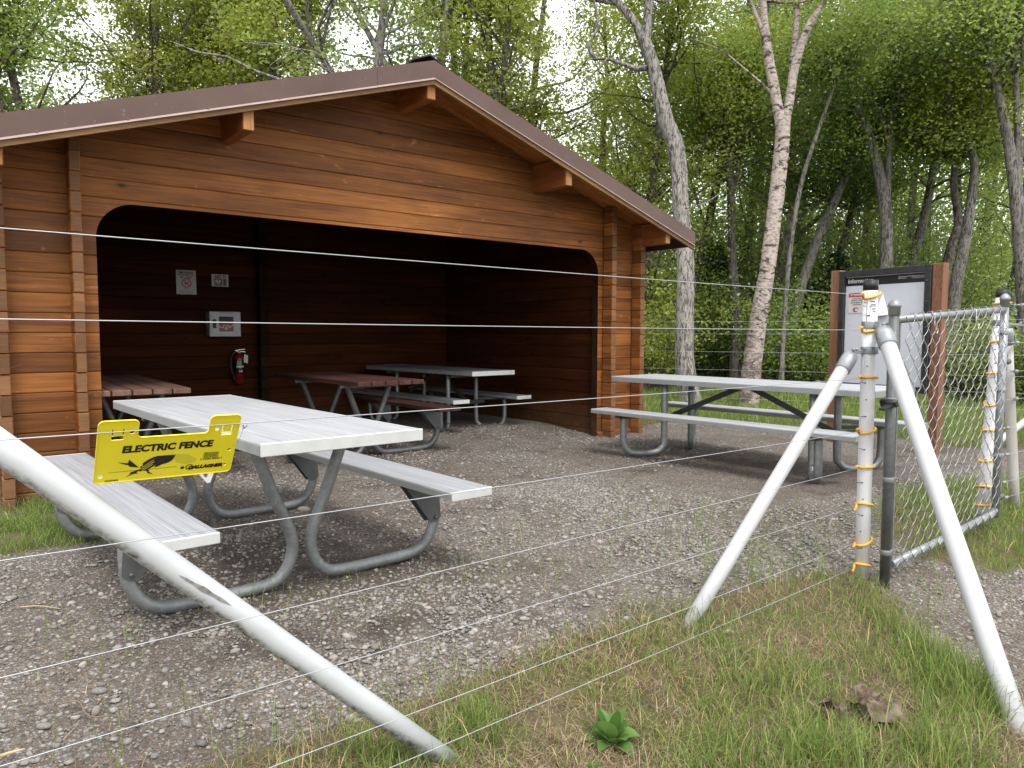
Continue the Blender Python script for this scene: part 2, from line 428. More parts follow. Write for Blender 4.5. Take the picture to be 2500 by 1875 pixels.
def bark(name, lo, hi, vs=(19, 19, 4.5), strength=1.0, birch=False):
    t = NT(name); v = t.coord(vs)
    f = t.noise(v, 1.0, 8, .72, 1.2); f2 = t.noise(t.coord((vs[0]*2.2, vs[1]*2.2, vs[2]*2.6)), 1.0, 6, .7, .8); b = t.noise(t.coord(), 2.0, 4)
    h = t.math('ADD', t.math('MULTIPLY', f, .6), t.math('MULTIPLY', f2, .4))
    c = t.mix(t.ramp(h, [(.455, 0), (.525, 1)]), lo, hi)
    c = t.mix(t.ramp(b, [(.42, 0), (.65, .45)]), c, tuple(k*.55 for k in hi))
    c = t.mix(t.ramp(t.noise(t.coord(), 7, 5, .65), [(.55, 0), (.68, .45)]), c, (.30, .30, .26))
    if birch:
        z = t.sep(t.pos())[2]
        w = t.noise(t.coord((4.5, 4.5, 11)), 1.0, 6, .68, .8)
        dark = t.ramp(w, [(.54, 0), (.575, 1)])
        sp = t.noise(t.coord((16, 16, 34)), 1.0, 5, .7)
        low = t.ramp(z, [(.10, 1), (.30, .12)]);  low.node.inputs  # ramp domain is metres/10 below
        c = t.mix(dark, (.42, .355, .315), (.045, .038, .033))
        c = t.mix(t.ramp(sp, [(.47, 0), (.60, .8)]), c, (.17, .135, .115))
        lowf = t.ramp(t.math('MULTIPLY', z, .1), [(.05, .85), (.22, .12), (.5, .05)])
        c = t.mix(t.math('MULTIPLY', lowf, t.ramp(t.noise(t.coord((6, 6, 8)), 1.0, 8, .78), [(.44, 0), (.55, 1)])), c, (.085, .072, .060))
        h = sp
    return t.finish(c, .9, 0, t.bump(h, strength, .02), .2)
M['bark_grey'] = bark('grey furrowed bark', (.045, .04, .034), (.34, .315, .285))
M['bark_birch'] = bark('birch bark', (.1, .1, .1), (.5, .5, .5), birch=True, strength=.5)
M['bark_dark'] = bark('dark mossy bark', (.026, .022, .018), (.13, .115, .098))
M['bark_mid'] = bark('mid grey bark', (.04, .035, .03), (.21, .195, .175))
def leaf(name, stops, trans=.45):
    t = NT(name); tn = t.attr('tone')
    c = t.ramp(tn, stops)
    d = t.n('ShaderNodeBsdfDiffuse'); t.l(c, d.inputs[0])
    tr = t.n('ShaderNodeBsdfTranslucent'); hs = t.n('ShaderNodeHueSaturation'); hs.inputs['Value'].default_value = 1.35
    hs.inputs['Hue'].default_value = .485; t.l(c, hs.inputs['Color']); t.l(hs.outputs[0], tr.inputs[0])
    g = t.n('ShaderNodeBsdfGlossy'); g.inputs['Roughness'].default_value = .42; g.inputs['Color'].default_value = (.6, .6, .6, 1)
    m1 = t.n('ShaderNodeMixShader'); m1.inputs[0].default_value = trans; t.l(d.outputs[0], m1.inputs[1]); t.l(tr.outputs[0], m1.inputs[2])
    m2 = t.n('ShaderNodeMixShader'); m2.inputs[0].default_value = .035; t.l(m1.outputs[0], m2.inputs[1]); t.l(g.outputs[0], m2.inputs[2])
    t.l(m2.outputs[0], t.out.inputs[0]); return t.m
M['leaf_fresh'] = leaf('fresh yellow green leaves', [(0, (0.146, 0.205, 0.035)), (.5, (0.277, 0.335, 0.055)), (1, (0.437, 0.464, 0.109))], .5)
M['leaf_mid'] = leaf('mid green leaves', [(0, (0.112, 0.181, 0.039)), (.5, (0.206, 0.297, 0.062)), (1, (0.343, 0.429, 0.108))], .48)
M['leaf_dark'] = leaf('deep green leaves', [(0, (0.075, 0.132, 0.035)), (.5, (0.149, 0.230, 0.055)), (1, (0.261, 0.337, 0.095))], .45)
M['leaf_shrub'] = leaf('shrub leaves', [(0, (0.110, 0.168, 0.041)), (.5, (0.207, 0.272, 0.065)), (1, (0.414, 0.454, 0.187))], .45)
M['needle'] = leaf('spruce needles', [(0, (0.019, 0.045, 0.019)), (1, (0.048, 0.088, 0.035))], .1)
M['grass_fg'] = leaf('fresh grass', [(0, (0.081, 0.126, 0.030)), (.35, (0.154, 0.227, 0.049)), (.7, (0.234, 0.312, 0.084)), (.86, (0.359, 0.371, 0.132)), (1, (0.610, 0.456, 0.245))], .35)
M['grass_dry'] = leaf('dead thatch', [(0, (0.127, 0.095, 0.059)), (.5, (0.278, 0.209, 0.125)), (1, (0.506, 0.392, 0.251))], .2)
M['moss'] = leaf('yellow moss', [(0, (0.175, 0.132, 0.024)), (1, (0.375, 0.288, 0.060))], .2)
M['grass_lawn'] = leaf('meadow grass', [(0, (0.094, 0.152, 0.032)), (.5, (0.174, 0.254, 0.051)), (.85, (0.275, 0.334, 0.087)), (1, (0.522, 0.435, 0.217))], .35)
M['weed'] = leaf('broad weed leaves', [(0, (0.060, 0.140, 0.026)), (1, (0.150, 0.266, 0.065))], .3)
def dry_leaf():
    t = NT('dry brown leaf'); v = t.coord(); f = t.noise(v, 60, 6, .7); g = t.noise(v, 18, 4, .6)
    c = t.mix(t.ramp(f, [(.35, 0), (.65, 1)]), (.05, .032, .022), (.14, .098, .07)); c = t.mix(t.ramp(g, [(.5, 0), (.62, .8)]), c, (.21, .165, .13))
    return t.finish(c, .8, 0, t.bump(f, .5, .004), .15)
M['dead_leaf'] = dry_leaf()
def stone_mat():
    t = NT('pebble'); tn = t.attr('tone')
    c = t.ramp(tn, [(0, (.066, .056, .047)), (.3, (.142, .126, .108)), (.6, (.212, .191, .168)), (.86, (.30, .274, .245)), (.95, (.23, .17, .13)), (1, (.48, .45, .42))])
    f = t.noise(t.coord(), 160, 4, .7); c = t.mix(t.ramp(f, [(.35, .0), (.7, .5)]), c, (.34, .33, .315))
    return t.finish(c, .85, 0, t.bump(f, .25, .002), .25)
M['stone'] = stone_mat()
M['twig'] = plain('dry twig', (.16, .115, .08), .8, var=.3, scale=30)
M['straw'] = plain('straw stalk', (.40, .32, .19), .8, var=.2, scale=30)
M['camper'] = plain('camper skin', (.42, .46, .52), .4, var=.05)
M['glass_dark'] = plain('dark window', (.02, .025, .03), .12, spec=.6)

def ground_mat():
    t = NT('ground'); P = t.pos(); g = t.attr('gravel'); 
    def sc(k):
        m = t.n('ShaderNodeMapping'); m.inputs['Scale'].default_value = (k, k, k); t.l(P, m.inputs['Vector']); return m.outputs[0]
    n1 = t.noise(sc(1), 1.3, 6, .6); n2 = t.noise(sc(1), 7, 7, .7); n3 = t.noise(sc(1), 60, 5, .7)
    va = t.vor(sc(1), 62); vb = t.vor(sc(1), 130)
    sa = t.n('ShaderNodeSeparateColor'); t.l(va.outputs['Color'], sa.inputs[0]); sb = t.n('ShaderNodeSeparateColor'); t.l(vb.outputs['Color'], sb.inputs[0])
    pebA = t.ramp(sa.outputs[0], [(0, (.08, .075, .07)), (.4, (.165, .155, .147)), (.75, (.25, .238, .225)), (1, (.42, .40, .38))])
    pebB = t.ramp(sb.outputs[1], [(0, (.045, .038, .031)), (.5, (.145, .127, .110)), (1, (.36, .33, .30))])
    dirt = t.mix(t.ramp(n2, [(.3, 0), (.7, 1)]), (.076, .057, .042), (.178, .141, .110))
    dirt = t.mix(t.ramp(n3, [(.55, 0), (.7, .6)]), dirt, (.30, .27, .24))
    edgeA = t.ramp(va.outputs['Distance'], [(.35, 1), (.62, 0)])
    edgeB = t.ramp(vb.outputs['Distance'], [(.35, 1), (.62, 0)])
    stA = t.math('MULTIPLY', edgeA, t.ramp(t.math('ADD', sa.outputs[1], t.math('MULTIPLY', t.math('SUBTRACT', n1, .5), 1.6)), [(.38, 0), (.50, 1)]))
    stB = t.math('MULTIPLY', edgeB, t.ramp(sb.outputs[2], [(.06, 0), (.2, 1)]))
    grav = t.mix(stB, dirt, pebB); grav = t.mix(stA, grav, pebA)
    grav = t.mix(t.ramp(n1, [(.35, .45), (.55, 0)]), grav, (.080, .064, .052))
    grav = t.mix(t.ramp(t.noise(sc(1), 2.4, 4, .6), [(.58, 0), (.68, .55)]), grav, (.060, .044, .034))
    grav = t.mix(t.math('MULTIPLY', t.attr('worn'), t.ramp(n2, [(.35, .95), (.7, .35)])), grav, (.050, .038, .030))  # worn: bare soil plus painted shade under the tables
    soil = t.mix(t.ramp(n2, [(.3, 0), (.7, 1)]), (.045, .035, .022), (.125, .095, .058))
    soil = t.mix(t.ramp(n3, [(.48, 0), (.66, .55)]), soil, (.22, .175, .11))
    soil = t.mix(t.ramp(t.noise(sc(1), 3.2, 5, .65), [(.46, 0), (.60, .7)]), soil, (.07, .085, .022))
    far = t.ramp(t.math('MULTIPLY', t.sep(P)[0], .05), [(.40, 0), (.55, 1)])
    soil = t.mix(t.math('MULTIPLY', far, .8), soil, (.06, .085, .022))
    fac = t.ramp(t.math('ADD', g, t.math('MULTIPLY', t.math('SUBTRACT', n2, .5), .9)), [(.42, 0), (.58, 1)])
    c = t.mix(fac, soil, grav)
    h = t.math('ADD', t.math('MULTIPLY', t.math('MULTIPLY', stA, fac), .8), t.math('ADD', t.math('MULTIPLY', t.math('MULTIPLY', stB, fac), .4), t.math('MULTIPLY', n3, .35)))
    return t.finish(c, .95, 0, t.bump(h, .75, .012), .2)
M['ground'] = ground_mat()
# ------------------------------------------------------------------ ground
def gravel_mask(x, y):
    """1 on the gravel yard, 0 on soil and grass (edges softened later by noise)"""
    x = np.asarray(x, float); y = np.asarray(y, float)
    ye = np.interp(x, [-5, -.2, .73, 1.3, 1.8, 2.4, 3.0, 3.43, 3.66, 3.7], [2.5, 2.35, 2.2, 2.17, 2.15, 2.03, 2.03, 1.95, 1.82, 1.7])
    xe = np.interp(y, [-1, .5, .84, 1.0, 1.3, 1.55, 1.8], [2.75, 2.8, 2.92, 3.08, 3.27, 3.50, 3.68])
    fg = np.minimum(ye-y, xe-x)                      # >0 in the foreground grass
    back = np.maximum(x-(8.55+.25*np.sin(y*1.7)), np.where(x > 6.6, y-6.45, -9))
    p2 = .62-np.hypot((x-5.35)/1.15, (y-1.72)/.55)*.62 # grass round the second post
    wing = np.minimum(.78-x, np.minimum(y-4.7, 9-y))
    out = np.maximum(x-12, -(x+3))
    d = np.maximum.reduce([fg, back, p2, wing, out, -(y+.2)])
    return 1-np.clip(d/.24+.5, 0, 1)
def axis(lo, a, b, hi, step):
    core = np.arange(a, b+1e-6, step); L = [a]; R = [b]; s = step
    while L[-1] > lo: s *= 1.35; L.append(L[-1]-s)
    s = step
    while R[-1] < hi: s *= 1.35; R.append(R[-1]+s)
    return np.array(L[:0:-1]+list(core)+R[1:])
gx = axis(-600, -1.5, 10.5, 700, .07); gy = axis(-600, -.4, 8.5, 700, .07)
GX, GY = np.meshgrid(gx, gy); Z = HT(GX, GY)
near = np.exp(-(np.hypot(GX-2, GY-3)/7)**4)
Z = Z+near*rng.normal(0, .0035, Z.shape)
V = np.stack([GX.ravel(), GY.ravel(), Z.ravel()], 1); nx, ny = len(gx), len(gy)
ii = (np.arange(ny-1)[:, None]*nx+np.arange(nx-1)[None, :]).ravel()
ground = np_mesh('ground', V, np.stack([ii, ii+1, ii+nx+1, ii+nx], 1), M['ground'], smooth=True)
ground['kind'] = 'structure'
soil_shade = np.zeros(len(V))   # bare soil patches, with shade under the tables painted in
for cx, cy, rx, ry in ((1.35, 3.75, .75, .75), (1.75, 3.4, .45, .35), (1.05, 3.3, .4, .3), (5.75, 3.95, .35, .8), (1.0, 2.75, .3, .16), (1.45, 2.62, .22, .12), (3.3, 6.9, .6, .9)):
    soil_shade = np.maximum(soil_shade, np.exp(-(((V[:, 0]-cx)/rx)**2+((V[:, 1]-cy)/ry)**2)**1.3))
a = ground.data.attributes.new('worn', 'FLOAT', 'POINT'); a.data.foreach_set('value', soil_shade.astype(np.float32))  # mask of bare soil and painted table shade
a = ground.data.attributes.new('gravel', 'FLOAT', 'POINT'); a.data.foreach_set('value', gravel_mask(V[:, 0], V[:, 1]).astype(np.float32))

# loose stones of the yard: one uncountable mass
ph = (1+5**.5)/2
ICO = np.array([(-1, ph, 0), (1, ph, 0), (-1, -ph, 0), (1, -ph, 0), (0, -1, ph), (0, 1, ph), (0, -1, -ph), (0, 1, -ph), (ph, 0, -1), (ph, 0, 1), (-ph, 0, -1), (-ph, 0, 1)])/math.hypot(1, ph)
ICF = np.array([(0, 11, 5), (0, 5, 1), (0, 1, 7), (0, 7, 10), (0, 10, 11), (1, 5, 9), (5, 11, 4), (11, 10, 2), (10, 7, 6), (7, 1, 8), (3, 9, 4), (3, 4, 2), (3, 2, 6), (3, 6, 8), (3, 8, 9), (4, 9, 5), (2, 4, 11), (6, 2, 10), (8, 6, 7), (9, 8, 1)])
def lump(x, y, s=1.0, seed=0):
    """cheap smooth value noise in 0..1"""
    r = np.random.default_rng(seed); v = np.zeros_like(x); 
    for k in range(5):
        a = r.uniform(0, 2*PI); f = s*r.uniform(.7, 2.6); v = v+np.sin((x*math.cos(a)+y*math.sin(a))*f+r.uniform(0, 6.3))
    return np.clip(v/5+.5, 0, 1)
def stones(n, x0, x1, y0, y1, smin, smax, power, patch=True):
    x = rng.uniform(x0, x1, n); y = rng.uniform(y0, y1, n)
    keep = gravel_mask(x, y)+rng.normal(0, .15, n) > .5
    for cx, cy, rx, ry in ((1.35, 3.75, .7, .7), (1.75, 3.4, .4, .3), (1.05, 3.3, .35, .25), (1.0, 2.75, .28, .14), (1.45, 2.62, .2, .1), (5.7, 3.9, .4, 1.0)):
        keep &= rng.uniform(0, 1, n) > .82*np.exp(-((x-cx)/rx)**2-((y-cy)/ry)**2)  # stones thinned where soil and table shade are painted dark
    if patch: keep &= rng.uniform(0, 1, n) < .10+1.05*lump(x, y, 3.0, 3)**1.7
    x, y = x[keep], y[keep]
    P = np.stack([x, y, HT(x, y)], 1); k = seen(P, .08, 1); P = P[k]
    s = smin+(smax-smin)*rng.uniform(0, 1, len(P))**power
    return P, s
Ps, Ss = [], []
for a in ((90000, -.3, 4.4, 1.9, 4.4, .0026, .0122, 3.3), (24000, -.2, 8.4, 4.2, 7.4, .005, .015, 2.6), (13000, 2.6, 6.2, .3, 2.6, .004, .015, 2.8), (800, -.3, 4.4, 1.9, 4.0, .011, .020, 2.6)):
    p, s = stones(*a, patch=a[5] < .01); Ps.append(p); Ss.append(s)
P = np.concatenate(Ps); S = np.concatenate(Ss); n = len(P)
sc3 = S[:, None]*rng.uniform(.6, 1.45, (n, 3)); sc3[:, 2] *= .62
B = ICO[None]*(1+rng.normal(0, .22, (n, 12, 1)))*sc3[:, None, :]
an = rng.uniform(0, 2*PI, n); ca, sa = np.cos(an)[:, None], np.sin(an)[:, None]
B = np.stack([B[..., 0]*ca-B[..., 1]*sa, B[..., 0]*sa+B[..., 1]*ca, B[..., 2]], 2)
V = (B+P[:, None, :]+np.array([0, 0, 1])*(S*.22)[:, None, None]).reshape(-1, 3)
F = (ICF[None]+(np.arange(n)*12)[:, None, None]).reshape(-1, 3)
st = np_mesh('gravel_stones', V, F, M['stone'], tone=np.repeat(np.clip(rng.beta(1.8, 2.5, n), 0, 1), 20), smooth=False)
setp(st, 'loose grey gravel stones strewn over the yard', 'gravel', kind='stuff')
def big_stone(u, v, r, label, tone, flat=.55):
    p = atz(u, v, 0); p[2] = ht(p[0], p[1]); p = atz(u, v, p[2])
    B = ICO*(1+rng.normal(0, .08, (12, 1)))*np.array([r*1.25, r*.8, r*flat])
    # one subdivision for a rounded cobble
    vs = [tuple(q) for q in B]; fs = []; mid = {}
    def m(i, j):
        k = (min(i, j), max(i, j))
        if k not in mid: mid[k] = len(vs); vs.append(tuple((np.array(vs[i])+np.array(vs[j]))/2*1.12))
        return mid[k]
    for a_, b_, c_ in ICF: x_, y_, z_ = m(a_, b_), m(b_, c_), m(c_, a_); fs += [(a_, x_, z_), (b_, y_, x_), (c_, z_, y_), (x_, y_, z_)]
    R = Matrix.Rotation(-.5, 3, 'Z')
    mb = MB(); mb.add([R @ Vector(q) for q in vs], fs, 0, True, tone)
    o = mb.build('stone', M['stone']); o.location = (p[0], p[1], ht(p[0], p[1])+r*flat*.35)
    return setp(o, label, 'stone', 'single stones larger than the gravel')
big_stone(1778, 1556, .021, 'pale round stone in the grass right of the foot of the middle brace pole', .93)
big_stone(742, 1245, .036, 'brown cobble on the gravel under the near picnic table', .80)
big_stone(1152, 1644, .019, 'smooth grey stone on the gravel above the grass edge', .5)
big_stone(242, 1697, .022, 'dark grey stone beside a dry twig on the gravel at lower left', .22)
big_stone(108, 1792, .020, 'blue grey stone by the lowest left wire on the gravel', .3)
# ------------------------------------------------------------------ the log shelter
XR, YF, PIT, Z0 = 3.489, 6.065, .1389, .064-.1389
SL, ZU = .324, 3.305      # slope, underside of the rake board at the ridge
ZS = ZU+.155               # underside of the soffit planks
def zu(x): return ZU-SL*abs(x-XR)
def zs(x): return ZS-SL*abs(x-XR)
shelter = thing('log_shelter', 'open fronted orange brown log shelter with brown metal roof trim standing on the gravel yard', 'shelter', (XR, YF, 0))
TON = [random.random() for _ in range(60)]
def log_wall(mb, Pf, intervals, zlo, zhi, th, breaks=(), both=True, mi=(0, 0), jamb=0, seed=0):
    rows = set()
    k = 0
    while Z0+k*PIT < zhi:
        z = Z0+k*PIT
        for dz, t in ((0, -.010), (.003, -.003), (.009, 0), (PIT-.007, 0), (PIT-.0025, -.003)):
            if zlo < z+dz < zhi: rows.add((round(z+dz, 5), t, k))
        k += 1
    def off(z):
        u = (z-Z0) % PIT
        return float(np.interp(u, [0, .003, .009, PIT-.007, PIT-.0025, PIT], [-.010, -.003, 0, 0, -.003, -.010]))
    zs = sorted({r[0] for r in rows} | {zlo, zhi} | set(b for b in breaks if zlo < b < zhi))
    zs = [z for i, z in enumerate(zs) if i == 0 or z-zs[i-1] > 2e-4]
    for z1, z2 in zip(zs, zs[1:]):
        A = intervals(z1+1e-5); B = intervals(z2-1e-5); o1, o2 = off(z1+1e-6), off(z2-1e-6)
        c = int(math.floor(((z1+z2)/2-Z0)/PIT)); r = random.Random(c*7+seed)
        if len(A) != len(B): continue
        for (a1, b1), (a2, b2) in zip(A, B):
            tn = r.random()
            V = [Pf(a1, o1, z1), Pf(b1, o1, z1), Pf(b2, o2, z2), Pf(a2, o2, z2)]
            V += [Pf(a1, -th-o1, z1), Pf(b1, -th-o1, z1), Pf(b2, -th-o2, z2), Pf(a2, -th-o2, z2)]
            mb.add(V, [(0, 1, 2, 3)], mi[0], False, tn)
            if both: mb.add(V, [(5, 4, 7, 6)], mi[1], False, tn)
            mb.add(V, [(4, 0, 3, 7), (1, 5, 6, 2)], jamb, False, .35)
# front gable wall with the wide opening (top corners rounded)
OL, OR_, OZ, RAD = .979, 6.023, 2.118, .262
def cut(z): 
    dz = z-(OZ-RAD); return 0 if dz < 0 else RAD-math.sqrt(max(0, RAD**2-dz**2))
def front_iv(z):
    h = min(3.135, (ZS-.004-z)/SL); a, b = XR-h, XR+h
    if z < OZ: return [(a, OL+cut(z)), (OR_-cut(z), b)]
    return [(a, b)]
mb = MB(); TH = .09
arc = [OZ-RAD*(1-math.sin(PI/2*i/14)) for i in range(15)]
Pf = lambda s, t, z: (s, YF-t, z)
log_wall(mb, Pf, front_iv, -.02, ZS-.02, TH, arc+[OZ], True, (0, 1), 2)
mb.add([(OL+RAD, YF+.002, OZ), (OR_-RAD, YF+.002, OZ), (OR_-RAD, YF+TH-.002, OZ), (OL+RAD, YF+TH-.002, OZ)], [(3, 2, 1, 0)], 2, False, .3)
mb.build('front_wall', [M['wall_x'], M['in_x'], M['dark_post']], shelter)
for a, b in ((.43, OL), (OR_, 6.565)):
    mb = MB(); mb.box(((a+b)/2, YF-.008, -.02), (b-a, .05, .13), mi=0, tone=random.random(), bev=.004); mb.build('sill', M['wall_x'], shelter)
# stacked log ends that stand proud of the front wall
def stack(x0, x1, y0, name='log_corner', top=None):
    mb = MB(); k = 0; t = top or zs((x0+x1)/2)-.004
    while True:
        a = max(Z0+k*PIT, -.03)+.0018; b = min(Z0+(k+1)*PIT, t)-.0018
        if a >= t-.01: break
        if b-a > .01:
            j = random.uniform(-.004, .004); w = random.uniform(-.002, .002); dx = random.uniform(-.0015, .0015); tn = random.random()
            mb.box(((x0+x1)/2+dx, (y0+j+YF-.016)/2, (a+b)/2), (x1-x0+w, YF-.016-y0-j, b-a), mi=0, tone=tn, bev=.005)
            mb.prism([rrect(-(x1-x0+w)/2+.005, a+.006, (x1-x0+w)/2-.005, b-.006, .004, 2)], ((x0+x1)/2+dx, y0+j-.0015, 0), (1, 0, 0), (0, 0, 1), .001, 1, tn)
        k += 1
    return mb.build(name, [M['wall_y'], M['log_end']], shelter)
for x0, x1 in ((.803, .872), (6.088, 6.158), (.358, .425), (6.566, 6.638)): stack(x0, x1, 5.905)
# side walls, back wall, centre post
def side_wall(x, th, y0, y1, name, mats, sgn):
    mb = MB(); P = lambda s, t, z: (x-sgn*t, s, z)  # sgn=1: face towards -x
    iv = (lambda z: [(y0, y1)])
    log_wall(mb, P, iv, -.03, zs(x)-.01, th, seed=int(x*10)); mb.build(name, mats, shelter)
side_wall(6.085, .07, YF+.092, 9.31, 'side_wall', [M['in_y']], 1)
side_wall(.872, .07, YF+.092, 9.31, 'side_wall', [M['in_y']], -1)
side_wall(6.566, .07, YF+.002, 9.39, 'side_wall', [M['wall_y']], 1)
side_wall(.428, .07, YF+.002, 9.39, 'side_wall', [M['wall_y']], -1)
YB = 9.316
mb = MB(); log_wall(mb, lambda s, t, z: (s, YB-t, z), lambda z: [(max(.43, XR-(ZS-.01-z)/SL), min(6.56, XR+(ZS-.01-z)/SL))], -.03, ZS-.05, .09, seed=5)
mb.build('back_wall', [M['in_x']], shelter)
mb = MB(); k = 0
while Z0+k*PIT < 3.1:
    mb.box((3.305+random.uniform(-.002, .002), YB-.075, Z0+(k+.5)*PIT), (.105, .13, PIT-.004), tone=random.random(), bev=.004); k += 1
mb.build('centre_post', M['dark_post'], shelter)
# roof
YA, YE, HWD = 5.506, 9.95, 3.545
mb = MB()
for sg in (-1, 1):
    y = YA+.03; i = 0
    while y < YE-.05:
        y2 = min(y+.094, YE); tn = random.random()
        prof = [(y, .007), (y+.005, 0), (y2-.005, 0), (y2, .007)]
        for (ya, oa), (yb, ob) in zip(prof, prof[1:]):
            V = [(XR, ya, ZS+oa), (XR, yb, ZS+ob), (XR+sg*HWD, yb, zs(XR+HWD)+ob), (XR+sg*HWD, ya, zs(XR+HWD)+oa)]
            mb.add(V, [(0, 1, 2, 3)[::sg]], 0, False, tn)
        y = y2; i += 1
soff = mb.build('soffit', M['soffit'], shelter)
mb = MB()
for sg in (-1, 1):   # shingled deck
    e = XR+sg*HWD; V = []
    for y in (YA+.022, YE):
        V += [(XR, y, ZS+.015), (e, y, zs(e)+.015), (e, y, zu(e)+.19), (XR, y, ZU+.19)]
    mb.add(V, [(0, 3, 2, 1)[::-sg], (4, 5, 6, 7)[::-sg], (3, 7, 6, 2)[::-sg], (1, 2, 6, 5)[::-sg], (0, 1, 5, 4)[::-sg]], 0)
deck = mb.build('roof', M['shingle'], shelter)
mb = MB(); y = YA+.05
while y < YE-.2:
    for sg in (-1, 1):
        a, b = XR+sg*.0, XR+sg*random.uniform(.16, .185); zt = ZU+.236+random.uniform(0, .014)
        V = [(a, y, zt+.016), (b, y, zt-.055), (b, y+.26, zt-.07), (a, y+.26, zt), (a, y, zt+.005), (b, y, zt-.068), (b, y+.26, zt-.083), (a, y+.26, zt-.012)]
        mb.add(V, [(0, 1, 2, 3)[::-sg], (4, 7, 6, 5)[::-sg], (0, 4, 5, 1)[::-sg], (1, 5, 6, 2)[::-sg]], 0)
    y += .15
mb.build('ridge_cap', M['shingle'], deck)
# wooden edge strip, metal trim with lip and screws
mb = MB()
for sg in (-1, 1):
    e = XR+sg*(HWD-.01)
    V = [(XR, YA+.004, ZU-.002), (e, YA+.004, zu(e)-.002), (e, YA+.004, zu(e)+.16), (XR, YA+.004, ZU+.16)]
    V += [(x_, y_+.03, z_) for x_, y_, z_ in V]
    mb.add(V, [(0, 1, 2, 3)[::sg], (0, 4, 5, 1)[::sg], (1, 5, 6, 2)[::sg], (4, 7, 6, 5)[::sg]], 0, False, random.random())
mb.build('rake_board', M['edge_wood'], shelter)
mb = MB()
def trim(x0, x1, y, lip=True):
    sg = 1 if x1 > XR+.01 or x0 > XR+.01 else -1
    a, b = (x0, x1)
    zb = ZU+.039; zt = ZU+.196
    f = lambda x, z: z-SL*abs(x-XR)
    V = [(a, y, f(a, zb)), (b, y, f(b, zb)), (b, y, f(b, zt)), (a, y, f(a, zt))]
    V += [(x_, y+.018, z_) for x_, _, z_ in V]
    mb.add(V, [(0, 1, 2, 3), (3, 2, 6, 7), (0, 4, 5, 1), (1, 5, 6, 2), (0, 3, 7, 4)], 0)
    # lip bent outwards under the lower edge
    V = [(a, y-.001, f(a, zb+.012)), (b, y-.001, f(b, zb+.012)), (b, y-.016, f(b, zb-.004)), (a, y-.016, f(a, zb-.004)), (b, y+.002, f(b, zb-.006)), (a, y+.002, f(a, zb-.006))]
    mb.add(V, [(3, 2, 1, 0), (5, 4, 2, 3)], 1)
trim(XR-HWD, 2.96, YA); trim(2.945, XR, YA-.003); trim(XR, XR+HWD, YA-.0015)
for s0 in np.arange(.33, 3.5, .515):
    for sg in (-1, 1):
        x = XR+sg*s0; z = ZU+.056-SL*s0
        mb.revolve([(.007, 0), (.007, .004), (.004, .008)], (x, YA-.001, z), 8, 2, axis=(0, -1, 0))
# eave ends wrapped
for sg in (-1, 1):
    e = XR+sg*HWD; mb.box((e+sg*.006, (YA+YE)/2+.01, zu(e)+.115), (.012, YE-YA-.03, .155), mi=0)
mb.build('metal_trim', [M['trim'], M['trim_lip'], M['screw']], shelter)
def purlin(xc, w, zb, zt, y0=5.548):
    mb = MB(); mb.box((xc, (y0+9.9)/2, (zb+zt)/2), (w, 9.9-y0, zt-zb), mi=0, tone=random.random(), bev=.006)
    mb.prism([rrect(-w/2+.005, zb+.006, w/2-.005, zt-.004, .006, 3)], (xc, y0-.0015, 0), (1, 0, 0), (0, 0, 1), .001, 1, random.random())
    mb.build('purlin', [M['purlin'], M['purlin_end']], shelter)
purlin(3.484, .084, 3.183, ZS-.01); purlin(5.09, .086, 2.652, zs(5.09)-.01); purlin(1.911, .084, 2.658, zs(1.911)-.01)
purlin(6.607, .074, 2.195, zs(6.607)-.01); purlin(XR*2-6.607, .074, 2.195, zs(6.607)-.01)

# ------------------------------------------------------------------ things on the back wall
yb = YB-.001
def wall_rect(u0, v0, u1, v1, y): a = aty(u0, v0, y); b = aty(u1, v1, y); return a[0], b[0], b[2], a[2]
x0, x1, z0, z1 = wall_rect(429, 658, 479, 720, yb)
nz = thing('notice', 'white paper no smoking notice taped to the dark back wall', 'notice', ((x0+x1)/2, yb, z0))
w, h = x1-x0, z1-z0
mb = MB(); o = Vector((x0, yb-.004, z0)); ex = (1, 0, 0); ey = (0, 0, 1)
mb.prism([[(0, .004), (w*.3, 0), (w*.7, .006), (w+.004, .0), (w, h), (0, h-.003)]], o, ex, ey, .001, 0)
for i, (s_, tx) in enumerate((( .036, 'SMOKING'), (.033, 'PROHIBITED'), (.034, 'BY LAW'))):
    mb.text(tx, s_, o+Vector((w/2, 0, h-.042-.029*i)), ex, ey, 2 if i == 1 else 1, 'CENTER', .0008)
c = (w*.52, h*.47)
mb.prism([circ(*c, .055, 28), circ(*c, .044, 28)[::-1]], o+Vector((0, -.001, 0)), ex, ey, .0, 2)
mb.prism([[(c[0]-.036, c[1]+.028), (c[0]-.028, c[1]+.036), (c[0]+.036, c[1]-.028), (c[0]+.028, c[1]-.036)]], o+Vector((0, -.0014, 0)), ex, ey, 0, 2)
mb.prism([[(c[0]-.03, c[1]-.012), (c[0]+.02, c[1]-.012), (c[0]+.02, c[1]-.002), (c[0]-.03, c[1]-.002)]], o+Vector((0, -.0012, 0)), ex, ey, 0, 1)
mb.prism([[(c[0]+.012, c[1]+.004), (c[0]+.02, c[1]+.016), (c[0]+.01, c[1]+.028), (c[0]+.016, c[1]+.03), (c[0]+.028, c[1]+.016), (c[0]+.018, c[1]+.004)]], o+Vector((0, -.0012, 0)), ex, ey, 0, 1)
mb.text('FINE $50', .014, o+Vector((w/2, 0, .062)), ex, ey, 1, 'CENTER', .0003)
for k in range(3): mb.prism([[(w*.15, .02+.010*k), (w*.85, .02+.010*k), (w*.85, .024+.010*k), (w*.15, .024+.010*k)]], o+Vector((0, -.0008, 0)), ex, ey, 0, 3)
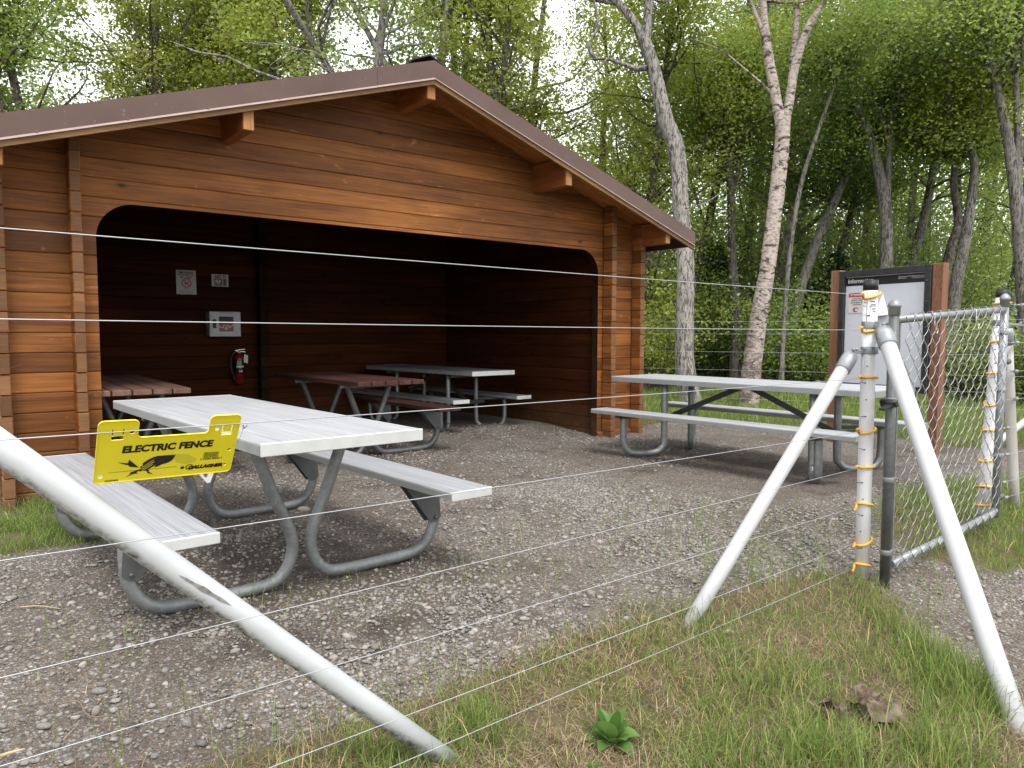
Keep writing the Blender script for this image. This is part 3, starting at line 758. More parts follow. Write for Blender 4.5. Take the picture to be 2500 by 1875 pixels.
mb.build('sheet', [M['paper'], M['ink'], M['red_ink'], M['grey_ink']], nz)

x0, x1, z0, z1 = wall_rect(516, 669, 557.5, 700.5, yb); w, h = x1-x0, z1-z0
ad = thing('wall_sign', 'small cream wall sign with heart symbol above the white cabinet', 'sign', ((x0+x1)/2, yb, z0))
mb = MB(); o = Vector((x0, yb-.006, z0))
mb.prism([rrect(0, 0, w, h, .006)], o, ex, ey, .004, 0)
def heart(cx, cy, s): return [(cx+s*.0625*16*math.sin(t)**3, cy+s*.0625*(13*math.cos(t)-5*math.cos(2*t)-2*math.cos(3*t)-math.cos(4*t))) for t in [2*PI*k/40 for k in range(40)]][::-1]
mb.prism([[(w*.15, h*.06), (w*.64, h*.06), (w*.64, h*.66), (w*.15, h*.66)]], o+Vector((0, -.0006, 0)), ex, ey, 0, 2)
mb.prism([[(w*.67, h*.06), (w*.88, h*.06), (w*.88, h*.66), (w*.67, h*.66)]], o+Vector((0, -.0006, 0)), ex, ey, 0, 2)
mb.text('AED', .046, o+Vector((w*.16, 0, h*.70)), ex, ey, 1, 'LEFT', .0016)
mb.prism([heart(w*.38, h*.38, .032)], o+Vector((0, -.0012, 0)), ex, ey, 0, 0)
mb.prism([[(w*.36, h*.52), (w*.43, h*.40), (w*.39, h*.40), (w*.41, h*.22), (w*.33, h*.38), (w*.37, h*.38)]], o+Vector((0, -.0018, 0)), ex, ey, 0, 2)
mb.prism([[(w*.68, h*.72), (w*.84, h*.72), (w*.84, h*.94), (w*.68, h*.94)], [(w*.72, h*.78), (w*.72, h*.88), (w*.80, h*.88), (w*.80, h*.78)]], o+Vector((0, -.0008, 0)), ex, ey, 0, 1)
mb.prism([[(w*.775, h*.10), (w*.81, h*.25), (w*.80, h*.58), (w*.775, h*.62), (w*.75, h*.58), (w*.74, h*.25)]], o+Vector((0, -.0012, 0)), ex, ey, 0, 1)
for fx in (.07, .93): mb.revolve([(.005, 0), (.004, .002)], o+Vector((w*fx, 0, h*.5)), 8, 1, axis=(0, -1, 0))
mb.build('plate', [M['cream'], M['ink'], M['tan_ink']], ad)

yc = YB-.15
x0, x1, z0, z1 = wall_rect(511, 760, 588.5, 821.5, yc); w, h = x1-x0, z1-z0
cab = thing('defibrillator_cabinet', 'white metal defibrillator cabinet with red and black window on the back wall', 'cabinet', ((x0+x1)/2, YB, z0))
mb = MB(); mb.box(((x0+x1)/2, (yc+YB)/2, (z0+z1)/2), (w, YB-yc, h), bev=.004)
o = Vector((x0, yc-.001, z0)); mb.text('DEFIBRILLATOR', .024, o+Vector((w*.52, 0, h*.925)), ex, ey, 1, 'CENTER', .0003)
mb.build('case', [M['cab_white'], M['red_ink']], cab)
mb = MB(); mb.prism([rrect(w*.075, h*.10, w*.925, h*.895, .004), rrect(w*.29, h*.20, w*.755, h*.80, .003)[::-1]], o+Vector((0, -.006, 0)), ex, ey, .005, 0, mside=1)
door = mb.build('door', [M['cab_white'], M['ink']], cab)
mb = MB(); mb.prism([[(w*.29, h*.5), (w*.755, h*.5), (w*.755, h*.8), (w*.29, h*.8)]], o+Vector((0, -.002, 0)), ex, ey, 0, 0)
mb.prism([[(w*.29, h*.2), (w*.755, h*.2), (w*.755, h*.5), (w*.29, h*.5)]], o+Vector((0, -.002, 0)), ex, ey, 0, 1)
mb.prism([heart(w*.52, h*.37, .040), heart(w*.52, h*.37, .029)[::-1]], o+Vector((0, -.003, 0)), ex, ey, 0, 2)
mb.prism([[(w*.50, h*.45), (w*.565, h*.37), (w*.53, h*.37), (w*.55, h*.26), (w*.475, h*.365), (w*.51, h*.365)]], o+Vector((0, -.0034, 0)), ex, ey, 0, 2)
mb.prism([[(w*.29, h*.42), (w*.42, h*.36), (w*.41, h*.33), (w*.29, h*.39)]], o+Vector((0, -.003, 0)), ex, ey, 0, 2)
mb.prism([[(w*.62, h*.36), (w*.755, h*.50), (w*.755, h*.46), (w*.64, h*.33)]], o+Vector((0, -.003, 0)), ex, ey, 0, 2)
mb.build('window', [M['ink'], M['red_paint'], M['paper']], door)
mb = MB(); mb.box((x0+w*.15, yc-.012, z0+h*.51), (w*.10, .012, h*.36), bev=.003); mb.build('handle', M['black_plastic'], door)
mb = MB(); mb.revolve([(.006, 0), (.005, .003)], (x0+w*.86, yc-.006, z0+h*.18), 8, axis=(0, -1, 0)); mb.build('lock', M['ink'], door)

ye_ = YB-.075
a = aty(583, 858, ye_); b = aty(583, 940, ye_); zt, zb = a[2]+.02, b[2]+.01; xe = a[0]
ext = thing('fire_extinguisher', 'red fire extinguisher with black hose and paper tag hung on the back wall', 'fire extinguisher', (xe, ye_, zb))
r = .058; H = zt-zb
mb = MB(); mb.revolve([(r*.7, 0), (r, .012), (r, H*.72), (r*.93, H*.78), (r*.65, H*.84), (r*.32, H*.87), (r*.30, H*.90)], (xe, ye_, zb), 20)
mb.build('cylinder', M['red_paint'], ext)
mb = MB()
def wrap(z0_, z1_, a0, a1, mi, rr):
    V = []; n = 10
    for k in range(n+1):
        t = a0+(a1-a0)*k/n; V += [(xe+rr*math.sin(t), ye_-rr*math.cos(t), z0_), (xe+rr*math.sin(t), ye_-rr*math.cos(t), z1_)]
    mb.add(V, [(2*k, 2*k+2, 2*k+3, 2*k+1) for k in range(n)], mi, True)
wrap(zb+H*.34, zb+H*.72, -1.4, .9, 0, r+.001); wrap(zb+H*.49, zb+H*.545, -.9, .8, 1, r+.002)
for k in range(4): wrap(zb+H*(.56+.035*k), zb+H*(.575+.035*k), -.7, .1+.1*(k % 2), 1, r+.002)
wrap(zb+H*.36, zb+H*.40, -.3, .4, 1, r+.0018)
mb.build('label', [M['ink'], M['paper']], ext)
mb = MB(); z = zb+H*.9
mb.box((xe, ye_, z+.012), (.03, .03, .035), bev=.004); mb.bar((xe-.05, ye_-.005, z+.035), (xe+.07, ye_-.005, z+.05), .02, .008); mb.bar((xe-.03, ye_-.005, z+.022), (xe+.075, ye_-.005, z+.018), .018, .008)
mb.revolve([(.014, 0), (.014, .012)], (xe, ye_-.016, z+.012), 10, axis=(0, -1, 0)); mb.build('valve', M['chrome'], ext)
mb = MB(); mb.tube(smooth_path([(xe-.012, ye_, z+.012), (xe-.06, ye_-.01, z+.01), (xe-.098, ye_-.012, z-.06), (xe-.10, ye_-.012, z-.17), (xe-.075, ye_-.014, z-.27), (xe-.062, ye_-.02, z-.33)]), .011, 8)
mb.build('hose', M['rubber'], ext)
mb = MB(); mb.prism([[(0, -.10), (.05, -.115), (.055, -.02), (.01, .0)]], (xe+.045, ye_-.03, z-.01), (1, -.1, 0), (0, 0, 1), .001); mb.build('tag', M['cream'], ext)
# small hook on the wall
mb = MB(); p = aty(454, 830, YB-.02); mb.tube([(p[0]+.016*math.cos(t), YB-.012-.006*math.sin(t*2), p[2]+.03*math.sin(t)) for t in [2*PI*k/16 for k in range(16)]], .004, 6, closed=True)
setp(mb.build('hook', M['black_plastic']), 'small black ring hook on the back wall left of the fire extinguisher', 'hook')
# ------------------------------------------------------------------ picnic tables
def picnic_table(label, loc, rz, L, W, style, topm, benchm, capm, pipem, bi, bw, hs=.436, htop=.75, planks=3, bplanks=1, pr=.028, a=.47, group='picnic tables', gus='bracket', wood_top=False, bracem='bracket', bshift=0):
    T = thing('picnic_table', label, 'picnic table', loc, rz, group)
    R = random.Random(label)
    def slab(name, xc, w, z, th, n, m, cap, ysh=0):
        mb = MB(); pw = w/n; gap = .012 if wood_top else .0025
        for i in range(n):
            x = xc-w/2+pw*(i+.5); dl = R.uniform(-.012, .012) if wood_top else 0
            mb.box((x, ysh+dl/2, z-th/2), (pw-gap, L-(.012 if cap else 0)+dl, th), mi=0, tone=R.random(), bev=.004 if wood_top else .0025)
        if cap:
            for s in (-1, 1):
                for i in range(n if style == 'U' else 1):
                    ww = pw if style == 'U' else w
                    x = xc-w/2+ww*(i+.5)
                    mb.box((x, ysh+s*(L/2-.004), z-th/2), (ww-.001, .012, th+.003), mi=1, bev=.003)
            for s in (-1, 1): mb.box((xc+s*(w/2+.0008), ysh, z-th/2-.003), (.002, L-.02, th-.012), mi=2)  # thin dark strips painting shade along the plank sides
        return mb.build(name, [m, capm, M['alum_shade']], T, True)
    slab('tabletop', 0, W, htop, .042 if wood_top else .05, planks, topm, not wood_top)
    for s in (-1, 1): slab('bench', s*(bi+bw/2), bw, hs, .04, bplanks, benchm, not wood_top, bshift)
    th_t = htop-(.042 if wood_top else .05); th_b = hs-.04
    for e in (-1, 1):
        y = e*(L/2-a)
        mb = MB(); mb.box((0, y, th_t-.02), (W*.86, .045, .038), bev=.004)
        for s in (-1, 1):
            for k in (0, 1): mb.revolve([(.011, 0), (.009, .007)], (s*(W*.36-.06*k), y+e*.023, th_t-.022), 6, 0, axis=(0, e, 0))
        mb.build('crossbar', bracem if not isinstance(bracem, str) else M[bracem], T, True)
        for s in (-1, 1):
            if style == 'V':
                pts = [(.232, th_t-.005), (.20, .62), (.132, .44), (.060, .27), (.045, .18), (.072, .095), (.135, .040), (.24, .028), (.45, .028), (.62, .036), (.705, .082), (.752, .165), (.762, .26), (.762, th_b)]
                k = (bi+bw*.93)/.762; P = [(s*b*(k if b > .3 else 1), y+.0*e, z) for b, z in pts]
                mb = MB(); mb.tube(smooth_path(P, 5), pr, 12); mb.build('leg', pipem, T, True)
                g = [(bi+.02, th_b), (bi+bw-.01, th_b), (bi+bw+.005, th_b-.19), (bi+bw-.02, th_b-.215), (bi+bw-.06, th_b-.215)]
                g = [(s*x, z) for x, z in g]; g = g if s > 0 else g[::-1]
                mb = MB(); mb.prism([g[::-1]], (0, y+e*pr*1.02, 0), (1, 0, 0), (0, 0, 1), .006); mb.prism([g[::-1]], (0, y-e*pr*1.02, 0), (1, 0, 0), (0, 0, 1), .006)
                mb.revolve([(.012, 0), (.010, .008)], (s*(bi+bw-.03), y+e*(pr*1.02+.003), th_b-.19), 6, axis=(0, e, 0))
                mb.build('gusset', M[gus], T, True)
            else:
                xo, xi = bi+bw*.55, .215
                yo, yi = y+e*.09, y-e*.13; dy = (yi-yo)/(xo-xi)
                Q = [(xo, th_b), (xo, .17), (xo-.022, .078), (xo-.085, .034), (xi+.085, .034), (xi+.022, .078), (xi, .17), (xi, th_t)]
                P = [(s*b, yo+(xo-b)*dy, z) for b, z in Q]
                mb = MB(); mb.tube(smooth_path(P, 5), pr, 12); mb.build('leg', pipem, T, True)
                mb = MB(); mb.box((s*(bi+bw/2), yo, th_b-.012), (bw*.9, .05, .022), bev=.003); mb.bar((s*(bi+bw*.8), yo+.004, th_b-.016), (s*(xi+.01), yi+.004, th_b-.016), .035, .03, bev=.003); mb.build('bench_support', M['brace_dark'], T, True)
        if style == 'V': continue
        mb = MB(); mb.bar((0, y-e*.01, th_b-.05), (0, e*.06, th_t-.012), .014, .048, bev=.002); mb.box((0, y, th_b-.04), (.46, .03, .045), bev=.004)
        mb.build('brace', M['brace_dark'], T, True)
    if style == 'U':
        mb = MB(); mb.box((0, 0, th_t-.008), (.5, .22, .016), bev=.003); mb.build('centre_plate', M['brace_dark'], T, True)
    return T
th1 = .0355; l1 = (-math.sin(th1), math.cos(th1)); c1 = (1.356+l1[0]*1.197, 2.8201+l1[1]*1.197)
picnic_table('near picnic table with pale worn aluminium top and bent pipe legs behind yellow sign', (c1[0], c1[1], 0), th1, 2.394, .74, 'V', M['alum_top'], M['alum_rib'], M['alum_end'], M['galv_pipe2'], .529, .237)
picnic_table('aluminium picnic table with U shaped pipe legs in the open left of notice board', (5.797, 3.935, .005), .044, 2.59, .72, 'U', M['alum_top'], M['alum_top'], M['alum_shade'], M['galv'], .42, .24, hs=.44, bplanks=2, a=.42, pr=.032)
picnic_table('picnic table with worn dark red wooden planks inside the shelter', (3.265, 6.86, .0), .03, 1.86, .70, 'V', M['red_plank'], M['red_plank'], M['red_plank'], M['galv_dark'], .54, .27, hs=.462, planks=5, bplanks=2, wood_top=True, a=.44, bracem='galv', bshift=.05)
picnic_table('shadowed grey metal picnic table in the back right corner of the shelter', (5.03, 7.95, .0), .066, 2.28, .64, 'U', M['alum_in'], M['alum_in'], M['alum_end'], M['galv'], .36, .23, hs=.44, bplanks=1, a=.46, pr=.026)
picnic_table('picnic table with tan wooden planks half hidden behind the left wall of the shelter opening', (1.30, 7.25, .0), -.035, 2.3, .70, 'V', M['tan_plank'], M['tan_plank'], M['tan_plank'], M['galv_dark'], .54, .25, planks=5, bplanks=2, wood_top=True, bracem='galv_dark')
# ------------------------------------------------------------------ electric fence, front run
def pole(mb, p, q, r, n=18, mi=0): mb.tube([Vector(p)+(Vector(q)-Vector(p))*t for t in (0, .25, .5, .75, 1)], r, n, mi)
YW = 1.794
CLIPS = [1.368, 1.197, .960, .697, .514, .321, .136, .012]
fence = thing('electric_fence', 'front electric fence of pale steel wires on a white post with slanting white brace poles', 'fence', (3.672, YW, ht(3.672, YW)))
p1 = Vector((3.672, YW, 0))
def post_mesh(base, top, r, par, name='fence_post', holes=True, mat='pvc_post'):
    base = Vector(base); top = Vector(top); d = (top-base).normalized()
    mb = MB(); mb.tube([base, base+(top-base)*.3, base+(top-base)*.6, top-d*.05], r, 22, 0)
    mb.tube([top-d*.051, top], r*1.012, 22, 1)
    tc = Vector((-base.x, -base.y, 0)).normalized(); sd = Vector((tc.y, -tc.x, 0))
    if holes:
        k = 0; z = .06
        while z < (top-base).length-.1:
            c = base+d*z+(tc*.93+sd*(-.02+.01*(k % 2))*10*.0+sd*(.12 if k % 3 else .3)).normalized()*(r+.0006)
            mb.revolve([(.0035, 0), (.003, .001)], c, 8, 1, axis=tc)
            if k % 2 == 0: mb.bar(c, c-sd*-.024+Vector((0, 0, -.002 if k % 4 else .004)), .0022, .0022, 1)
            z += .083; k += 1
        # small printed plate marks near the top
        for (z0, a0, w, h) in ((1.345, .35, .022, .004), (1.333, .45, .026, .003), (1.325, .4, .03, .003), (1.312, .55, .02, .004), (1.30, .6, .016, .003), (1.34, -.85, .012, .003), (1.325, -.95, .014, .003), (1.21, -.5, .02, .0025), (1.36, -.05, .0015, .0015), (1.27, -.42, .0018, .16), (1.30, .02, .0018, .05), (1.375, .25, .03, .0018)):
            n_ = (tc+sd*-a0).normalized(); e_ = Vector((-n_.y, n_.x, 0))
            c = base+d*(z0/1.443*(top-base).length)+n_*(r+.0008); mb.box(c, (w if w > .002 else .002, .0008, h), Matrix((e_, n_, Vector((0, 0, 1)))).transposed(), 1)
    return mb.build(name, [M[mat], M['ink']], par)
post_mesh((3.672, YW, -.12), (3.668, YW+.002, 1.443), .0345, fence)
post_mesh((-.32, YW+.02, -.2), (-.32, YW+.02, 1.42), .0345, fence, holes=False)
def clips(x, y, zs, r, par, left=-1, lean=0, base=0):
    for i, z in enumerate(zs):
        xx = x+lean*(z-base); mb = MB(); rr = r+.0065; tl = random.uniform(-.02, .02)
        if left:
            pts = []
            for k in range(15):
                t = math.radians(150+300*k/14) if left < 0 else math.radians(15+300*k/14)
                pts.append((xx+rr*math.cos(t), y+rr*math.sin(t), z+.006*math.cos(t+1)+tl*math.cos(t)))
            mb.tube(pts, .0062, 8)
            e = random.uniform(.0, .02) if i < 5 else -.035
            mb.tube([pts[0], (xx+left*(rr+.03), y+.004, z+.008+e*.3), (xx+left*(rr+.05), y+.002, z+.002+e*.6)], .0062, 8)
        mb.build('insulator', M['yellow_ins'], par)
clips(3.671, YW, CLIPS, .0345, fence)
WL = [1.383, 1.203, .961, .716, .474, .290, .071, -.066]
def wire(p, q, r, par, sag=.0, wig=0, n=24):
    p = Vector(p); q = Vector(q); pts = []
    for k in range(n+1):
        t = k/n; c = p+(q-p)*t; c.z -= sag*4*t*(1-t); pts.append(c)
    mb = MB(); mb.tube(pts, r, 6); return mb.build('wire', M['steel_wire'], par)
for zl, zr in zip(WL, CLIPS):
    x0 = -.30; zz = zl+(zr-zl)*0
    wire((x0, YW, zl-(zr-zl)*.1), (3.60, YW, zr), .00130, fence, .004)
# brace poles with grey couplings
def brace(foot, top, r, par, mat, sleeve=.088, post=None, extra=None):
    f, t = Vector(foot), Vector(top); d = (t-f).normalized()
    mb = MB(); pole(mb, f-d*.10, t, r); b = mb.build('brace_pole', M[mat], par)
    mb = MB(); mb.tube([t-d*sleeve, t-d*(sleeve-.004), t-d*.01, t+d*.012, t+d*.018], [r*1.0, r*1.18, r*1.18, r*1.1, r*.6], 20)
    mb.tube([t+d*.01, t+d*.05], r*.45, 10)
    if post is not None:
        pz = (t+d*.05).z; mb.revolve([(.040, -.018), (.0405, -.016), (.0405, .016), (.040, .018)], (post[0], post[1], pz), 20)
        mb.bar((t+d*.03), (post[0], post[1], pz), .03, .014)
        for s in (-1, 1): mb.revolve([(.008, 0), (.007, .016)], t+d*.03+Vector((s*.014, -.01, .012)), 8, axis=(0, -.6, .8))
    mb.build('coupling', M['galv_light'], b); return b
la = aty(0, 1091, 1.862); lf = Vector((1.212, 1.862, -.143)); lt = Vector(la)+(Vector(la)-lf)*.22
brace(lf, lt, .0325, fence, 'pvc_dirty')
r1t = Vector((3.565, 1.838, 1.062)); brace(atz(1490*K, 1347*K, -.035), r1t, .032, fence, 'pvc', post=(3.672, YW))
r2f = atz(2205*K, 1588*K, -.155); r2t = Vector((3.628, 1.706, 1.185))
brace(r2f, r2t, .0365, fence, 'pvc', post=(3.672, YW))
# ground down scrape on the near pole
ax = (lt-lf).normalized(); 
s0 = aty(536, 1285, 1.832); s1 = aty(660, 1362, 1.832)
mb = MB(); c0 = lf+ax*((Vector(s0)-lf).dot(ax)); c1_ = lf+ax*((Vector(s1)-lf).dot(ax)); side = Vector((0, -1, 0)); up = ax.cross(side)*-1
N = 14; rowsV = []
for k in range(N+1):
    t = k/N; c = c0+(c1_-c0)*t; w = .16*math.sin(PI*t)**.7*(1+.25*math.sin(17*t)); a0 = .12-.35*t
    for s in (-1, 1):
        an = a0+s*w; rowsV.append(c+(side*math.cos(an)+up*math.sin(an))*.0331)
mb.add(rowsV, [(2*k, 2*k+1, 2*k+3, 2*k+2) for k in range(N)], 0, True)
sc = mb.build('scrape', plain('grey scraped plastic', (.17, .165, .155), .8, var=.5, scale=60), [o for o in fence.children if o.name.startswith('brace_pole')][0])

# ------------------------------------------------------------------ yellow sign on the wire
SG = thing('warning_sign', 'yellow plastic electric fence warning sign clipped to the middle wire', 'sign', (.43, YW-.008, .984))
so = Vector((.2815, YW-.007, .984)); SW, SHH = .302, .181
tx_ = Vector((1, 0, -.012)).normalized(); dn = Vector((0, .1, -.151)).normalized(); sy = -dn
so2 = so+dn*SHH      # bottom left corner of the plate
def cl(x, y):
    """photo crop of the sign -> metres in the plate"""
    dx, dy = x-120, y-1160; a, b, c, d = 1770., 92., -152., -790.
    det = a*d-b*c; fx = (dx*d-b*dy)/det; fy = (a*dy-c*dx)/det; return (fx*SW, fy*SHH)
def cs(pts): return [cl(*p) for p in pts]
def ccw(P): 
    ar = sum(P[i-1][0]*P[i][1]-P[i][0]*P[i-1][1] for i in range(len(P))); return P if ar > 0 else P[::-1]
W_, H_ = SW, SHH; tl_, tr_ = .262*SW, .772*SW; bt = .715*SHH; q = .011
def arcp(cx, cy, a0, a1, r, n=5): return [(cx+r*math.cos(math.radians(a0+(a1-a0)*k/n)), cy+r*math.sin(math.radians(a0+(a1-a0)*k/n))) for k in range(n+1)]
out = arcp(q*.6, q*.6, 180, 270, q*.6)+arcp(W_-q, q, 270, 360, q)+arcp(W_-q, H_-q, 0, 90, q)+arcp(tr_+q, H_-q, 90, 180, q)+arcp(tr_-q, bt+q, 0, -90, q)+arcp(tl_+q, bt+q, 270, 180, q)+arcp(tl_-q, H_-q, 0, 90, q)+arcp(q, H_-q, 90, 180, q)
holes = []
for hx, hy, rx in ((590, 490, 30), (1665, 425, 28), (1860, 700, 27), (1808, 913, 24), (203, 1068, 32)):
    c = cl(hx, hy); holes.append(circ(*c, rx*.000165, 14)[::-1])
for x0, y0 in ((345, 598), (1722, 506)):
    c = cl(x0, y0); w = .0245; h = .0112
    holes.append([(c[0], c[1]), (c[0], c[1]+h), (c[0]+w, c[1]+h), (c[0]+w, c[1])])
    for s in (0, w-.0028): holes.append([(c[0]+s, c[1]+h+.001), (c[0]+s, c[1]+h+.020), (c[0]+s+.0028, c[1]+h+.020), (c[0]+s+.0028, c[1]+h+.001)])
mb = MB(); mb.prism([out]+holes, so2, tx_, sy, .0028, 0)
fr = tx_.cross(sy).normalized()
# raised rim
rim_o = [so2+tx_*a+sy*b+fr*.0003 for a, b in out]; mb.tube(rim_o, .0016, 6, 0, closed=True)
def ink(P, mi=1, lift=.0005): mb.prism([ccw(cs(P))], so2+fr*lift, tx_, sy, 0, mi)
b0 = cl(462, 752); b1 = cl(1688, 664); adv = b1[0]-b0[0]
mb.text('ELECTRIC FENCE', .0268, so2+tx_*b0[0]+sy*(b0[1]), tx_, sy, 1, 'LEFT', .0015, .12, .0006, 1.02, adv/.2215)
ink([(1138, 772), (1090, 850), (1030, 885), (960, 905), (905, 935), (878, 946), (866, 936), (885, 912), (800, 965), (745, 992), (715, 994), (712, 985), (690, 1000), (672, 996), (668, 985), (700, 955), (683, 946), (690, 935), (720, 915), (716, 898), (722, 885), (770, 850), (850, 805), (905, 790), (1000, 782)])
for P in ([(702, 945), (855, 838), (858, 842), (706, 950)], [(700, 968), (862, 862), (866, 866), (704, 973)], [(712, 985), (840, 900), (843, 905), (716, 990)]): ink(P, 0, .0009)
ink([(405, 876), (538, 886), (552, 838), (672, 946), (560, 935), (530, 905), (528, 914)]); ink([(505, 1078), (568, 1030), (553, 1018), (652, 978), (690, 965), (640, 1015), (672, 1024), (600, 1032)]); ink([(735, 975), (765, 968), (802, 985), (790, 1000), (852, 1040), (770, 1022), (780, 1008)])
ink([(300, 1012), (300, 1016), (1152, 939), (1152, 935)])
ink([(1150, 768), (1110, 830), (1150, 880), (1270, 905), (1400, 870), (1420, 830), (1320, 775), (1220, 762)], 2, .0003)
# barcode
xb = 1500; rb = random.Random(4)
while xb < 1700:
    w = rb.choice((3, 3, 5, 8)); ink([(xb-6, 822-.08*(xb-1500)), (xb+12, 740-.06*(xb-1500)), (xb+12+w, 740-.06*(xb-1500)), (xb-6+w, 822-.08*(xb-1500))]); xb += w+rb.choice((4, 5, 8))
def stext(s, sz, x, y, mi=1, bold=0, shear=0, x2=None, al='LEFT'):
    b = cl(x, y); mb.text(s, sz, so2+tx_*b[0]+sy*b[1], tx_, sy, mi, al, bold, shear, .0006)
stext('0 44483 00602 5', .0075, 1462, 850, 1, .0002, .1); stext('G602404', .0075, 250, 1136, 1, .0002, .1)
stext('GALLAGHER', .0142, 1300, 975, 1, .0012, .25)
c = cl(1325, 945); 
for k in range(26):
    t = 2*PI*k/26; 
    if .2 < t < .9: continue
    p0 = (c[0]+.0078*math.cos(t), c[1]+.0078*math.sin(t)); p1_ = (c[0]+.0102*math.cos(t), c[1]+.0102*math.sin(t)); n_ = (-math.sin(t)*.00055, math.cos(t)*.00055)
    mb.prism([ccw([(p0[0]+n_[0], p0[1]+n_[1]), (p1_[0]+n_[0], p1_[1]+n_[1]), (p1_[0]-n_[0], p1_[1]-n_[1]), (p0[0]-n_[0], p0[1]-n_[1])])], so2+fr*.0005, tx_, sy, 0, 1)
mb.prism([circ(*c, .0073, 24), circ(*c, .0062, 24)[::-1]], so2+fr*.0005, tx_, sy, 0, 1)
c = cl(1228, 955); mb.prism([circ(*c, .0046, 16)], so2+fr*.0004, tx_, sy, 0, 1)
mb.build('plate', [M['yellow'], M['ink'], M['yellow_dim']], SG)
mb = MB(); a = cl(2000, 385); P0 = so2+tx_*a[0]+sy*a[1]
mb.tube([P0+tx_*(.002+.0035*math.sin(t*1.1)+.0011*t)+sy*(.006*math.cos(t*1.7))+Vector((0, -.002*math.sin(t), 0)) for t in np.linspace(0, 7.5, 26)]+[P0+tx_*.004+sy*-.01], .0005, 5)
mb.tube(smooth_path([P0+tx_*.003+sy*.002, P0+tx_*.004-sy*.02, P0-tx_*.001-sy*.045, P0-tx_*.010-sy*.058]), .0004, 5); mb.build('tie_wire', M['bracket'], SG)
WT = thing('plastic_tag', 'white plastic tag with a round hole peeking out under the yellow sign', 'tag', (.55, YW+.14, .85))
mb = MB(); g = aty(500, 1160, YW+.13); o = Vector((g[0], YW+.13, g[2]))
hl = [(-.024, .03), (-.022, .012), (.004, -.020), (.012, -.019), (.034, .03)]
mb.prism([ccw(hl), circ(.002, .0, .0058, 14)[::-1]], o, (.97, 0, -.1), (.0, .2, .97), .003); mb.build('tag', M['pvc'], WT)

# ------------------------------------------------------------------ chain link gate
gate = thing('chain_link_gate', 'grey chain link gate with domed post caps right of the white post', 'gate', (3.64, 1.66, 0))
A = Vector((3.655, 1.672, 0)); Bv = Vector((4.845, 1.600, 0)); GD = (Bv-A).normalized(); GN = Vector((-GD.y, GD.x, 0))
GW = (Bv-A).length; zA0, zA1, zB0, zB1 = .030, 1.246, .140, 1.318
def gp(s, z): return A+GD*s+Vector((0, 0, z))
def cap(mb, p, r): mb.revolve([(r*1.0, -.05), (r*1.16, -.048), (r*1.16, -.012), (r*1.3, -.010), (r*1.28, 0), (r*1.05, .012), (r*.6, .024), (r*.1, .028)], p, 18, 0)
for s, z0, z1, r, mat in ((0, -.06, 1.305, .0235, 'galv_dark'), (GW, .115, 1.372, .0215, 'galv_light')):
    mb = MB(); mb.tube([gp(s, z0), gp(s, (z0+z1)/2), gp(s, z1)], r, 16); u = mb.build('upright', M[mat], gate)
    mb = MB(); cap(mb, gp(s, z1+.012), r); mb.build('cap', M['galv'], u)
mb = MB(); mb.tube([gp(.02, zA1), gp(GW-.015, zB1)], .0185, 14); mb.build('top_rail', M['galv'], gate)
mb = MB(); mb.tube([gp(.055, zA0+.01), gp(GW*.5, (zA0+zB0)/2), gp(GW-.03, zB0), gp(GW, zB0+.03)], .0195, 14); mb.build('bottom_rail', M['galv_light'], gate)
mb = MB(); mb.bar(gp(.062, zA0-.02), gp(.058, zA1+.01), .012, .005); mb.build('tension_bar', M['galv'], gate)
for z in (.11, .47, .86, 1.06): 
    mb = MB(); mb.revolve([(.027, -.012), (.0275, -.011), (.0275, .011), (.027, .012)], gp(0, z), 16); mb.bar(gp(.02, z), gp(.075, z), .024, .006); mb.build('band', M['galv'], gate)
for z in (.42, .80, 1.13):
    mb = MB(); mb.revolve([(.025, -.012), (.0255, -.011), (.0255, .011), (.025, .012)], gp(GW, z+.06), 16); mb.bar(gp(GW-.055, z+.06), gp(GW-.02, z+.06), .024, .006); mb.build('band', M['galv_light'], gate)
for z in (1.02, .22):
    mb = MB(); mb.tube([gp(GW+.02, z)+GN*.01, gp(GW+.13, z)+GN*.02], .018, 12); mb.box(gp(GW+.045, z+.035)+GN*.012, (.05, .03, .03), bev=.005); mb.box(gp(GW+.045, z-.04)+GN*.012, (.05, .03, .03), bev=.005); mb.build('hinge', M['bracket'], gate)
mb = MB(); mb.box(gp(-.012, .845), (.075, .06, .04), bev=.006); mb.bar(gp(-.14, .822)+GN*-.03, gp(-.02, .85)+GN*-.03, .03, .01, bev=.002); mb.tube([gp(-.05, .85)+GN*-.06, gp(-.05, .85)+GN*.02], .016, 10); mb.build('latch', M['black_plastic'], gate)
